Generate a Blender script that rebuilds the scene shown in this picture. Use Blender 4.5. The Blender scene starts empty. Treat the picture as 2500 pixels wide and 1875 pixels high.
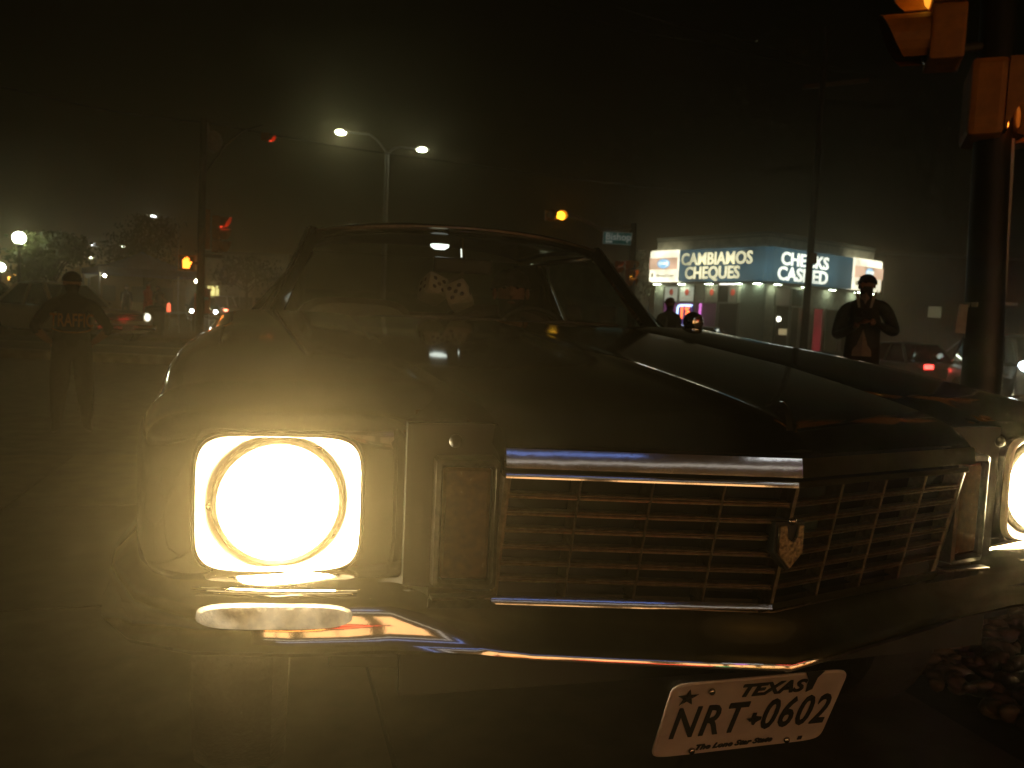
import bpy, bmesh, math, random
from mathutils import Vector, Matrix, Euler
R = math.radians
random.seed(7)
sc = bpy.context.scene
col = sc.collection

# ------------------------------------------------------------------ camera
FPX, CAM_H = 2000.0, 1.02
YAW, PITCH, ROLL = R(16.8), R(-4.48), R(2.6)
_f = Vector((math.sin(YAW) * math.cos(PITCH), math.cos(YAW) * math.cos(PITCH), math.sin(PITCH)))
_r0 = Vector((math.cos(YAW), -math.sin(YAW), 0)); _u0 = _r0.cross(_f)
_r = _r0 * math.cos(ROLL) + _u0 * math.sin(ROLL)
_u = _u0 * math.cos(ROLL) - _r0 * math.sin(ROLL)
CAM = Vector((0, 0, CAM_H))
cd = bpy.data.cameras.new('camera'); cam = bpy.data.objects.new('camera', cd); col.objects.link(cam)
cd.sensor_width = 36; cd.lens = 36 * FPX / 2500; cd.clip_start = 0.02; cd.clip_end = 1500
M = Matrix.Identity(4)
for i in range(3):
    M[i][0], M[i][1], M[i][2], M[i][3] = _r[i], _u[i], -_f[i], CAM[i]
cam.matrix_world = M
cd.dof.use_dof = True; cd.dof.focus_distance = 1.3; cd.dof.aperture_fstop = 9.0
sc.camera = cam

# ------------------------------------------------------------------ sky, moon-weak sun, exposure
w = bpy.data.worlds.new('World'); sc.world = w; w.use_nodes = True
wn = w.node_tree.nodes; wl = w.node_tree.links
bg = wn['Background']
sky = wn.new('ShaderNodeTexSky'); sky.sky_type = 'NISHITA'; sky.sun_disc = False
SUN_EL, SUN_AZ = R(38), R(150)
sky.sun_elevation = SUN_EL; sky.sun_rotation = SUN_AZ
sky.dust_density = 6
tint = wn.new('ShaderNodeMix'); tint.data_type = 'RGBA'; tint.blend_type = 'MULTIPLY'
tint.inputs[0].default_value = 1; tint.inputs[7].default_value = (1.0, 0.55, 0.10, 1)
wl.new(sky.outputs[0], tint.inputs[6]); wl.new(tint.outputs[2], bg.inputs[0])
bg.inputs[1].default_value = 0.0003
sl = bpy.data.lights.new('night_sun', 'SUN'); so = bpy.data.objects.new('night_sun', sl); col.objects.link(so)
sl.energy = 0.0015; sl.angle = R(40); sl.color = (1.0, 0.62, 0.30)
sdir = Vector((math.sin(SUN_AZ) * math.cos(SUN_EL), math.cos(SUN_AZ) * math.cos(SUN_EL), math.sin(SUN_EL)))
so.rotation_euler = sdir.to_track_quat('Z', 'Y').to_euler()
sc.view_settings.view_transform = 'Standard'; sc.view_settings.look = 'None'
sc.view_settings.exposure = 0; sc.view_settings.gamma = 1
sc.render.engine = 'CYCLES'
cy = sc.cycles
cy.use_denoising = True; cy.max_bounces = 4; cy.diffuse_bounces = 1; cy.glossy_bounces = 3
cy.transmission_bounces = 4; cy.transparent_max_bounces = 12; cy.volume_bounces = 0
cy.use_adaptive_sampling = True; cy.adaptive_threshold = 0.025; cy.sample_clamp_indirect = 3; cy.caustics_reflective = False; cy.caustics_refractive = False

def P(px, py, depth):
    """point seen at photo pixel (px, py), depth metres along the view axis"""
    return CAM + (_f + _r * ((px - 1250) / FPX) - _u * ((py - 937.5) / FPX)) * depth
def sstep(a, b, x):
    t = max(0.0, min(1.0, (x - a) / (b - a))); return t * t * (3 - 2 * t)
def ground_z(x, y):
    return -0.6 * sstep(2.2, 20, x)
def foot(px, depth):
    p = P(px, 800, depth); return Vector((p.x, p.y, ground_z(p.x, p.y)))
def face_cam(p):
    return math.atan2(-p.x, p.y)

# ------------------------------------------------------------------ materials
def mat(name, c, rough=0.5, metal=0.0, coat=0.0, em=None, es=0.0, var=0.15, scale=20.0, bump=0.0, spec=0.5, vmap=None):
    m = bpy.data.materials.new(name); m.use_nodes = True
    n = m.node_tree.nodes; l = m.node_tree.links; b = n['Principled BSDF']
    b.inputs['Roughness'].default_value = rough; b.inputs['Metallic'].default_value = metal
    b.inputs['Coat Weight'].default_value = coat; b.inputs['Coat Roughness'].default_value = 0.04
    b.inputs['Specular IOR Level'].default_value = spec
    tc = n.new('ShaderNodeTexCoord'); nz = n.new('ShaderNodeTexNoise')
    nz.inputs['Scale'].default_value = scale; nz.inputs['Detail'].default_value = 5
    l.new(tc.outputs['Object'], nz.inputs['Vector'])
    rp = n.new('ShaderNodeValToRGB'); e = rp.color_ramp.elements
    e[0].position, e[1].position = 0.3, 0.72
    e[0].color = tuple(max(0, x * (1 - var)) for x in c) + (1,)
    e[1].color = tuple(min(1, x * (1 + var)) for x in c) + (1,)
    l.new(nz.outputs[0], rp.inputs[0]); l.new(rp.outputs[0], b.inputs['Base Color'])
    mr = n.new('ShaderNodeMapRange'); mr.inputs[3].default_value = rough * 0.85; mr.inputs[4].default_value = min(1, rough * 1.2)
    l.new(nz.outputs[0], mr.inputs[0]); l.new(mr.outputs[0], b.inputs['Roughness'])
    if bump:
        bp = n.new('ShaderNodeBump'); bp.inputs['Strength'].default_value = bump; bp.inputs['Distance'].default_value = 0.01
        l.new(nz.outputs[0], bp.inputs['Height']); l.new(bp.outputs[0], b.inputs['Normal'])
    if em:
        b.inputs['Emission Color'].default_value = tuple(em) + (1,); b.inputs['Emission Strength'].default_value = es
        if vmap:                               # uneven tubes behind a lit sign face
            n2 = n.new('ShaderNodeTexNoise'); n2.inputs['Scale'].default_value = vmap[0]; n2.inputs['Detail'].default_value = 1
            l.new(tc.outputs['Object'], n2.inputs['Vector'])
            m2 = n.new('ShaderNodeMapRange'); m2.inputs[1].default_value = 0.35; m2.inputs[2].default_value = 0.65
            m2.inputs[3].default_value = es * vmap[1]; m2.inputs[4].default_value = es
            l.new(n2.outputs[0], m2.inputs[0]); l.new(m2.outputs[0], b.inputs['Emission Strength'])
    return m

def glow(name, c, s):
    return mat(name, (0.6, 0.6, 0.6), 0.3, em=c, es=s, var=0.02)

def glass(name, tintc=(0.75, 0.8, 0.78), refl=1.0):
    m = bpy.data.materials.new(name); m.use_nodes = True
    n = m.node_tree.nodes; l = m.node_tree.links; n.remove(n['Principled BSDF'])
    t = n.new('ShaderNodeBsdfTransparent'); t.inputs[0].default_value = tintc + (1,)
    g = n.new('ShaderNodeBsdfGlossy'); g.inputs['Roughness'].default_value = 0.015
    lw = n.new('ShaderNodeLayerWeight'); lw.inputs[0].default_value = 0.5
    pw_ = n.new('ShaderNodeMath'); pw_.operation = 'POWER'; pw_.inputs[1].default_value = 5
    fr = n.new('ShaderNodeMath'); fr.operation = 'MULTIPLY_ADD'; fr.inputs[1].default_value = 0.92; fr.inputs[2].default_value = 0.06
    l.new(lw.outputs['Facing'], pw_.inputs[0]); l.new(pw_.outputs[0], fr.inputs[0])
    tc = n.new('ShaderNodeTexCoord'); nz = n.new('ShaderNodeTexNoise'); nz.inputs['Scale'].default_value = 6
    l.new(tc.outputs['Object'], nz.inputs['Vector'])
    mr = n.new('ShaderNodeMapRange'); mr.inputs[3].default_value = 0.01; mr.inputs[4].default_value = 0.05
    l.new(nz.outputs[0], mr.inputs[0]); l.new(mr.outputs[0], g.inputs['Roughness'])
    mx = n.new('ShaderNodeMixShader'); l.new(fr.outputs[0], mx.inputs[0]); l.new(t.outputs[0], mx.inputs[1]); l.new(g.outputs[0], mx.inputs[2])
    l.new(mx.outputs[0], n['Material Output'].inputs[0])
    return m

MT = dict(
    paint=mat('black_car_paint', (0.0022, 0.0028, 0.0021), 0.055, coat=0.0, var=0.05, scale=2.5),
    chrome=mat('chrome', (0.72, 0.70, 0.66), 0.07, metal=1, var=0.05, scale=30, bump=0.012),
    dull_chrome=mat('dull_chrome', (0.42, 0.37, 0.30), 0.2, metal=1, var=0.25, scale=80),
    grille_bar=mat('grille_bar_metal', (0.30, 0.24, 0.165), 0.30, metal=0.85, var=0.3, scale=90),
    black=mat('black_plastic', (0.006, 0.006, 0.005), 0.5),
    rubber=mat('tyre_rubber', (0.012, 0.012, 0.012), 0.8, scale=90, bump=0.3),
    interior=mat('dark_interior_cloth', (0.012, 0.008, 0.006), 0.9, scale=120, bump=0.2),
    seat=mat('brown_seat_vinyl', (0.05, 0.028, 0.016), 0.5, scale=60, bump=0.1),
    glass=glass('window_glass'),
    dark_glass=glass('dark_window_glass', (0.12, 0.13, 0.12)),
    dish=mat('headlamp_bezel_metal', (0.90, 0.85, 0.76), 0.45, metal=0.1, var=0.14, scale=35, bump=0.12),
    ring=mat('retaining_ring_steel', (0.10, 0.085, 0.06), 0.3, metal=0.9, var=0.3, scale=60),
    headlamp=glow('lit_headlamp', (1.0, 0.80, 0.46), 120.0),
    clear_lens=mat('clear_lamp_lens', (0.55, 0.5, 0.4), 0.12, var=0.35, scale=40, bump=0.6),
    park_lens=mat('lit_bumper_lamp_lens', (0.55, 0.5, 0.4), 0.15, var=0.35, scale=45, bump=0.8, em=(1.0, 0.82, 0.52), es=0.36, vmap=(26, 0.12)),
    amber_lens=mat('amber_parking_lens', (0.10, 0.05, 0.015), 0.25, var=0.3, scale=80),
    plate=mat('plate_white', (0.52, 0.44, 0.37), 0.4, var=0.10, scale=30),
    ink=mat('black_ink', (0.008, 0.008, 0.008), 0.5),
    asphalt=mat('asphalt', (0.045, 0.042, 0.036), 0.85, var=0.6, scale=7.0, bump=0.6),
    concrete=mat('concrete', (0.11, 0.092, 0.066), 0.85, var=0.35, scale=5.0, bump=0.2),
    kerbm=mat('kerb_concrete', (0.24, 0.21, 0.15), 0.85, var=0.3, scale=6.0, bump=0.2),
    rock=mat('river_rock', (0.10, 0.065, 0.045), 0.7, var=0.55, scale=9.0, bump=0.4),
    soil=mat('dark_soil', (0.02, 0.016, 0.012), 0.95, var=0.4, scale=20, bump=0.3),
    steel=mat('galvanised_steel', (0.46, 0.44, 0.37), 0.5, metal=0.15, var=0.2, scale=10),
    pole_paint=mat('dark_pole_paint', (0.055, 0.05, 0.036), 0.5, var=0.3, scale=9),
    wood=mat('weathered_wood_pole', (0.06, 0.038, 0.02), 0.9, var=0.4, scale=12, bump=0.4),
    wire=mat('cable_rubber', (0.05, 0.042, 0.026), 0.7),
    sig_yellow=mat('signal_yellow_paint', (0.46, 0.19, 0.02), 0.5, var=0.2, scale=14, bump=0.05),
    sig_black=mat('signal_black', (0.01, 0.01, 0.01), 0.6),
    red_lit=glow('lit_red_lens', (1.0, 0.06, 0.02), 3.0),
    amber_lit=glow('lit_amber_lens', (1.0, 0.42, 0.02), 5.0),
    orange_lit=glow('lit_orange_hand', (1.0, 0.22, 0.02), 6.5),
    dark_lens=mat('unlit_signal_lens', (0.03, 0.02, 0.01), 0.2),
    lamp_lit=glow('lit_street_lamp', (0.93, 1.0, 0.66), 60.0),
    lamp_dim=glow('lit_distant_lamp', (0.9, 0.97, 1.0), 20.0),
    globe_lit=glow('lit_globe', (0.9, 1.0, 0.72), 20.0),
    sodium_lit=glow('lit_sodium_lamp', (1.0, 0.42, 0.06), 10.0),
    car_light=glow('lit_white_headlight', (0.82, 0.92, 1.0), 120.0),
    tail_lit=glow('lit_tail_light', (1.0, 0.04, 0.03), 9.0),
)

# ------------------------------------------------------------------ mesh helpers
class MB:
    def __init__(s): s.v = []; s.f = []; s.mi = []; s.cur = 0
    def add(s, vs, fs):
        o = len(s.v); s.v += [tuple(x) for x in vs]
        for f in fs: s.f.append([o + i for i in f]); s.mi.append(s.cur)
        return s
    def box(s, c, d, rot=None, bev=0.0):
        x, y, z = d[0] / 2, d[1] / 2, d[2] / 2
        if bev:
            bm = bmesh.new(); bmesh.ops.create_cube(bm, size=1)
            for v in bm.verts: v.co = Vector((v.co.x * 2 * x, v.co.y * 2 * y, v.co.z * 2 * z))
            bmesh.ops.bevel(bm, geom=bm.edges[:], offset=bev, segments=2, affect='EDGES', profile=0.6)
            vs = [v.co.copy() for v in bm.verts]; bm.verts.index_update(); fs = [[v.index for v in f.verts] for f in bm.faces]; bm.free()
        else:
            vs = [Vector((a, b, e)) for a in (-x, x) for b in (-y, y) for e in (-z, z)]
            fs = [(0, 1, 3, 2), (4, 6, 7, 5), (0, 4, 5, 1), (2, 3, 7, 6), (0, 2, 6, 4), (1, 5, 7, 3)]
        q = Euler(rot).to_matrix() if rot else Matrix.Identity(3)
        return s.add([q @ v + Vector(c) for v in vs], fs)
    def tube(s, pts, rad, n=8, cap=True):
        pts = [Vector(p) for p in pts]
        if not isinstance(rad, (list, tuple)): rad = [rad] * len(pts)
        vs = []; fs = []; ref = None
        for i, p in enumerate(pts):
            d = (pts[min(i + 1, len(pts) - 1)] - pts[max(i - 1, 0)]).normalized()
            if ref is None: ref = Vector((0, 0, 1)) if abs(d.z) < 0.9 else Vector((1, 0, 0))
            a = (ref - d * ref.dot(d)).normalized(); ref = a; b = d.cross(a)
            vs += [p + (a * math.cos(2 * math.pi * k / n) + b * math.sin(2 * math.pi * k / n)) * rad[i] for k in range(n)]
        for i in range(len(pts) - 1):
            for k in range(n):
                fs.append((i * n + k, i * n + (k + 1) % n, (i + 1) * n + (k + 1) % n, (i + 1) * n + k))
        if cap: fs.append(tuple(range(n))[::-1]); fs.append(tuple((len(pts) - 1) * n + k for k in range(n)))
        return s.add(vs, fs)
    def loft(s, loops, cap0=True, cap1=True, closed=True):
        n = len(loops[0]); vs = [p for L in loops for p in L]; fs = []
        for i in range(len(loops) - 1):
            for k in range(n if closed else n - 1):
                fs.append((i * n + k, i * n + (k + 1) % n, (i + 1) * n + (k + 1) % n, (i + 1) * n + k))
        if cap0: fs.append(tuple(range(n))[::-1])
        if cap1: fs.append(tuple((len(loops) - 1) * n + k for k in range(n)))
        return s.add(vs, fs)
    def grid(s, fn, nu, nv):
        vs = [fn(i / nu, j / nv) for j in range(nv + 1) for i in range(nu + 1)]
        fs = [(j * (nu + 1) + i, j * (nu + 1) + i + 1, (j + 1) * (nu + 1) + i + 1, (j + 1) * (nu + 1) + i) for j in range(nv) for i in range(nu)]
        return s.add(vs, fs)
    def lathe(s, prof, n=24, c=(0, 0, 0), axis='z'):
        loops = []
        for r, h in prof:
            L = []
            for k in range(n):
                a = 2 * math.pi * k / n; p = (r * math.cos(a), r * math.sin(a), h)
                if axis == 'y': p = (p[0], p[2], p[1])
                if axis == 'x': p = (p[2], p[0], p[1])
                L.append(Vector(p) + Vector(c))
            loops.append(L)
        return s.loft(loops, prof[0][0] > 1e-6, prof[-1][0] > 1e-6)
    def prism(s, poly, y0, y1, off=(0, 0, 0)):      # polygon in x,z, thickness along y
        o = Vector(off)
        return s.loft([[Vector((x, y0, z)) + o for x, z in poly], [Vector((x, y1, z)) + o for x, z in poly]])
    def ball(s, c, r, nu=12, nv=8, sq=(1, 1, 1)):
        prof = [(max(1e-7, math.sin(math.pi * j / nv)) * r, -math.cos(math.pi * j / nv) * r) for j in range(nv + 1)]
        o = len(s.v); s.lathe(prof, nu)
        for i in range(o, len(s.v)):
            v = s.v[i]; s.v[i] = (v[0] * sq[0] + c[0], v[1] * sq[1] + c[1], v[2] * sq[2] + c[2])
        return s
    def mirror(s):
        s.v = [(-x, y, z) for x, y, z in s.v]; s.f = [f[::-1] for f in s.f]; return s
    def build(s, name, m, parent=None, smooth=False, solid=0.0, bevel=0.0, sharp=35, sub=0):
        me = bpy.data.meshes.new(name); me.from_pydata(s.v, [], s.f)
        bm = bmesh.new(); bm.from_mesh(me); bmesh.ops.remove_doubles(bm, verts=bm.verts[:], dist=1e-6)
        bmesh.ops.recalc_face_normals(bm, faces=bm.faces[:]); bm.to_mesh(me); bm.free()
        for mm in (m if isinstance(m, (list, tuple)) else [m]): me.materials.append(mm)
        if isinstance(m, (list, tuple)) and len(me.polygons) == len(s.mi):
            me.polygons.foreach_set('material_index', s.mi)
        o = bpy.data.objects.new(name, me); col.objects.link(o); o.parent = parent
        if sub: md = o.modifiers.new('sub', 'SUBSURF'); md.levels = md.render_levels = sub
        if solid: md = o.modifiers.new('solid', 'SOLIDIFY'); md.thickness = solid; md.offset = -1
        if bevel:
            md = o.modifiers.new('bevel', 'BEVEL'); md.width = bevel; md.segments = 2; md.limit_method = 'ANGLE'; md.angle_limit = R(40)
        if smooth:
            me.shade_smooth() if hasattr(me, 'shade_smooth') else None
            if sharp: me.set_sharp_from_angle(angle=R(sharp))
        return o

def tag(o, label, cat, group=None, kind=None):
    if label: o['label'] = label
    if cat: o['category'] = cat
    if group: o['group'] = group
    if kind: o['kind'] = kind
    return o
def thing(name, label, cat, loc=(0, 0, 0), rz=0.0, group=None):
    o = bpy.data.objects.new(name, None); o.empty_display_size = 0.2; col.objects.link(o)
    o.location = loc; o.rotation_euler = (0, 0, rz)
    return tag(o, label, cat, group)
def child_copy(o, parent, loc):
    c = o.copy(); col.objects.link(c); c.parent = parent; c.location = loc; return c
def superloop(cx, cz, hx, hz, n, y, N=48, yfun=None):
    L = []
    for k in range(N):
        t = 2 * math.pi * k / N; c, s_ = math.cos(t), math.sin(t)
        x = cx + hx * math.copysign(abs(c) ** (2 / n), c); z = cz + hz * math.copysign(abs(s_) ** (2 / n), s_)
        L.append(Vector((x, y + (yfun(x, z) if yfun else 0), z)))
    return L
def text_obj(name, s, size, m, parent=None, extrude=0.002, bold=0.0, shear=0.0, xs=1.0, loc=(0, 0, 0), rot=None, mw=None, space=1.0):
    c = bpy.data.curves.new(name, 'FONT'); c.body = s; c.size = size; c.extrude = extrude; c.offset = bold; c.shear = shear
    c.align_x = 'CENTER'; c.align_y = 'CENTER'; c.resolution_u = 3; c.space_character = space
    t = bpy.data.objects.new('tmp', c); col.objects.link(t)
    dg = bpy.context.evaluated_depsgraph_get(); me = bpy.data.meshes.new_from_object(t.evaluated_get(dg))
    bpy.data.objects.remove(t); bpy.data.curves.remove(c)
    q = (rot if rot is not None else Euler((R(90), 0, 0)).to_matrix())
    for v in me.vertices: v.co = q @ Vector((v.co.x * xs, v.co.y, v.co.z)) + Vector(loc)
    me.materials.clear(); me.materials.append(m); me.name = name
    o = bpy.data.objects.new(name, me); col.objects.link(o); o.parent = parent
    return o

# ------------------------------------------------------------------ the setting: ground, road, pavements
def sheet(name, x0, x1, y0, y1, m, dz, nx=40, ny=40, label=None):
    o = MB().grid(lambda u, v: (x0 + (x1 - x0) * u, y0 + (y1 - y0) * v, ground_z(x0 + (x1 - x0) * u, 0) + dz), nx, ny).build(name, m, smooth=True)
    o['kind'] = 'structure'; return o
gx = [-420, -60] + [-10 + i * 0.5 for i in range(0, 70)] + [60, 420]
gm = MB(); ys = [-420, -40, 0, 20, 60, 420]
gm.add([(x, y, ground_z(x, y) - 0.03) for y in ys for x in gx],
       [(j * len(gx) + i, j * len(gx) + i + 1, (j + 1) * len(gx) + i + 1, (j + 1) * len(gx) + i) for j in range(len(ys) - 1) for i in range(len(gx) - 1)])
g = gm.build('ground', MT['asphalt'], smooth=True); g['kind'] = 'structure'

# pavement slabs round the car, each its own piece with open joints
pav = MB().grid(lambda u, v: (-7 + 11.9 * u, -3 + 8.9 * v, ground_z(-7 + 11.9 * u, 0) - 0.018), 30, 4).build('pavement', MT['soil'])
pav['kind'] = 'structure'
slabm = [mat('concrete_slab', (0.062 * k, 0.050 * k, 0.034 * k), 0.85, var=0.4, scale=4.0 + 3 * k, bump=0.5) for k in (0.85, 1.0, 1.15)]
S = 1.5
for i in range(-5, 3):
    for j in range(-2, 4):
        a, b = i * S + 0.3, j * S - 0.05
        if a > 1.7 and b > 0.8: continue                 # rock bed there
        m_ = MB(); dz = random.uniform(-0.002, 0.002)
        c = [(a + 0.007, b + 0.007), (a + S - 0.007, b + 0.007), (a + S - 0.007, b + S - 0.007), (a + 0.007, b + S - 0.007)]
        top = [(x, y, ground_z(x, y) + dz) for x, y in c]; bot = [(x, y, ground_z(x, y) - 0.016) for x, y in c]
        m_.add(top + bot, [(0, 1, 2, 3), (0, 4, 5, 1), (1, 5, 6, 2), (2, 6, 7, 3), (3, 7, 4, 0)])
        m_.build('slab', random.choice(slabm), pav)
# far kerb and pavement on the other side of the street at left, running across the view
def band(name, px0, px1, d0, d1, h, m, kind='structure'):
    A, B = foot(px0, d0), foot(px1, d0); C_, D_ = foot(px1, d1), foot(px0, d1)
    c = [A, B, C_, D_]
    top = [Vector((p.x, p.y, p.z + h)) for p in c]; bot = [Vector((p.x, p.y, p.z - 0.02)) for p in c]
    o = MB().add(top + bot, [(0, 1, 2, 3), (0, 4, 5, 1), (1, 5, 6, 2), (2, 6, 7, 3), (3, 7, 4, 0)]).build(name, m, bevel=0.02)
    o['kind'] = kind; return o
band('kerb', -900, 640, 14.0, 14.3, 0.13, MT['kerbm'])
band('traffic_island', -900, 640, 14.31, 16.6, 0.12, MT['concrete'])
band('kerb', -900, 640, 16.61, 16.9, 0.13, MT['kerbm'])
band('far_pavement', -1200, 700, 22.5, 48, 0.10, MT['concrete'])
band('far_pavement', 1450, 3300, 36, 38.5, 0.12, MT['kerbm'])

# river rock bed beside the pavement (uncountable)
rng = random.Random(3)
ico = bmesh.new(); bmesh.ops.create_icosphere(ico, subdivisions=2, radius=1); ico.verts.index_update()
iv = [v.co.copy() for v in ico.verts]; ifc = [[v.index for v in f.verts] for f in ico.faces]; ico.free()
rb = MB()
def rock(mb, x, y, z, r):
    ph = [rng.uniform(0, 6.3) for _ in range(6)]; sx, sy, sz = rng.uniform(0.8, 1.35), rng.uniform(0.7, 1.1), rng.uniform(0.5, 0.75)
    q = Euler((rng.uniform(-0.4, 0.4), rng.uniform(-0.4, 0.4), rng.uniform(0, 6.3))).to_matrix()
    vs = []
    for v in iv:
        k = 1 + 0.10 * math.sin(3 * v.x + ph[0]) + 0.10 * math.sin(4 * v.y + ph[1]) + 0.08 * math.sin(5 * v.z + ph[2])
        vs.append(q @ Vector((v.x * sx * k, v.y * sy * k, v.z * sz * k)) * r + Vector((x, y, z)))
    mb.add(vs, ifc)
for k in range(3000):
    x, y = rng.uniform(1.85, 4.2), rng.uniform(1.47, 3.2)
    if x < 1.88 + 0.03 * math.sin(y * 5): continue
    rock(rb, x, y, ground_z(x, y) + 0.012 + rng.uniform(0, 0.018), rng.uniform(0.016, 0.036))
o = rb.build('river_rocks', MT['rock'], smooth=True, sharp=0); tag(o, 'bed of rounded brown river rocks at the lower right edge', 'rocks', kind='stuff')

# ------------------------------------------------------------------ the black lowrider coupe
car = thing('coupe', 'black classic two-door coupe with chrome grille and lit square-bezel headlights facing the viewer', 'car', (0.765, 1.0, 0))
def sweep(x): return 0.05 * (max(0.0, abs(x) - 0.50) / 0.45) ** 2
def yfs(x, z): return sweep(x)
HLX, HLZ = 0.742, 0.733
BEAM = {-1: 145, 1: 85}
def fender(sgn):
    mb = MB(); N = 56; rings = []
    hole = lambda k, y: superloop(-HLX, HLZ, 0.121 * k, 0.1035 * k, 5.5, y, N, yfs)
    rings.append(hole(0.985, 0.264)); rings.append(hole(1.0, 0.237)); rings.append(hole(1.035, 0.232))
    def box(xi, xo, zb, zt, n, y, yf=yfs): return superloop(-(xi + xo) / 2, (zb + zt) / 2, (xo - xi) / 2, (zt - zb) / 2, n, y, N, yf)
    rings.append(box(0.575, 0.898, 0.618, 0.846, 6, 0.233)); rings.append(box(0.545, 0.915, 0.606, 0.856, 6, 0.240))
    rings.append(box(0.530, 0.934, 0.594, 0.862, 5.5, 0.256)); rings.append(box(0.525, 0.944, 0.585, 0.865, 5, 0.282))
    half = lambda x, z: sweep(x) * 0.5
    rings.append(box(0.515, 0.951, 0.562, 0.872, 4.8, 0.335, half))
    yc, zc, rr = 0.92, 0.33, 0.40
    for y in [0.40, 0.46, 0.52, 0.56, 0.62, 0.70, 0.80, 0.92, 1.04, 1.14, 1.22, 1.28, 1.32, 1.42, 1.58, 1.78]:
        zb = 0.555 - 0.235 * sstep(1.25, 1.35, y)
        if abs(y - yc) < rr: zb = max(zb, zc + math.sqrt(rr * rr - (y - yc) ** 2))
        zt = 0.864 + 0.153 * max(0.0, (y - 0.27) / 1.5) ** 0.72
        rings.append(box(0.40 if y > 0.42 else 0.47, 0.957 + 0.004 * math.sin((y - 0.3) * 2.2), zb, zt, 5.0, y, None))
    mb.loft(rings, cap0=False)
    if sgn > 0: mb.mirror()
    return mb
for s in (-1, 1):
    fo = fender(s).build('fender', MT['paint'], car, smooth=True, sharp=40)
# hood: raised panel between the fenders with a V front and a centre ridge
def yfront(x): return 0.030 + 0.105 * abs(x) / 0.42
def hood_pt(u, v):
    w_ = 0.425 + 0.165 * sstep(0, 0.9, v) ** 0.8; x = (u * 2 - 1) * w_
    y = yfront(x) + (1.76 - yfront(x)) * v
    z = 0.868 + 0.145 * (v ** 0.75) - 0.007 * abs(u * 2 - 1) ** 3
    z += 0.006 * math.exp(-(x / 0.022) ** 2) * (1 - 0.5 * v)
    z -= 0.026 * math.exp(-v * 38)
    return (x, y, z)
hm = MB()
us = 48; vs_ = [0, .004, .01, .02, .035, .055, .08, .12] + [0.12 + 0.88 * i / 22 for i in range(1, 23)]
vv = []; ff = []
for v in vs_:
    row = [hood_pt(i / us, v) for i in range(us + 1)]
    a, b = row[0], row[-1]
    row = [(a[0] - 0.004, a[1], a[2] - 0.035)] + row + [(b[0] + 0.004, b[1], b[2] - 0.035)]
    vv += row
nn = us + 3
for j in range(len(vs_) - 1):
    for i in range(nn - 1): ff.append((j * nn + i, j * nn + i + 1, (j + 1) * nn + i + 1, (j + 1) * nn + i))
for i in range(nn - 1):                      # turned-down front lip
    ff.append((i, i + 1, len(vv) + i + 1, len(vv) + i))
vv2 = [(x, y + 0.004, min(z, 0.838)) for x, y, z in vv[:nn]]
hm.add(vv + vv2, ff)
hood = hm.build('hood', MT['paint'], car, smooth=True, sharp=50)
# cowl and wipers
MB().grid(lambda u, v: ((u * 2 - 1) * 0.70, 1.765 + 0.17 * v - 0.05 * (u * 2 - 1) ** 2 * (1 - v), 0.985 + 0.010 * v - 0.03 * abs(u * 2 - 1) ** 4), 20, 4).build('cowl', MT['black'], car, solid=0.02)
for x0, x1 in ((-0.42, 0.06), (0.05, 0.50)):
    MB().tube([(x0, 1.83, 1.008), ((x0 + x1) / 2, 1.80, 1.02), (x1, 1.845, 1.016)], 0.006, 6).build('wiper', MT['black'], car, smooth=True)
# top molding across the V nose, header bar, lower molding
def vbar(name, z0, z1, yc, ye, half, m, th=0.012, tilt=0.0, sides=(-1, 1), curve=0.0):
    for s in sides:
        mb = MB(); L = []
        for t in [i / 10 for i in range(11)]:
            x = s * half * t; y = yc + (ye - yc) * t + curve * t * t
            p = [Vector((x, y, z0)), Vector((x, y + tilt * 0.5 - 0.0004, (z0 + z1) / 2)), Vector((x, y + tilt, z1)), Vector((x, y + th + tilt, z1)), Vector((x, y + th, z0))]
            L.append(p)
        mb.loft(L); mb.build(name, m, car, smooth=True, sharp=30)
vbar('header_molding', 0.806, 0.834, 0.022, 0.124, 0.428, MT['chrome'], tilt=0.006)
vbar('upper_grille_molding', 0.789, 0.798, 0.030, 0.134, 0.425, MT['chrome'], th=0.02, tilt=0.0020)
vbar('lower_grille_molding', 0.583, 0.596, 0.072, 0.182, 0.425, MT['chrome'], th=0.02, tilt=0.0042)
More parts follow.
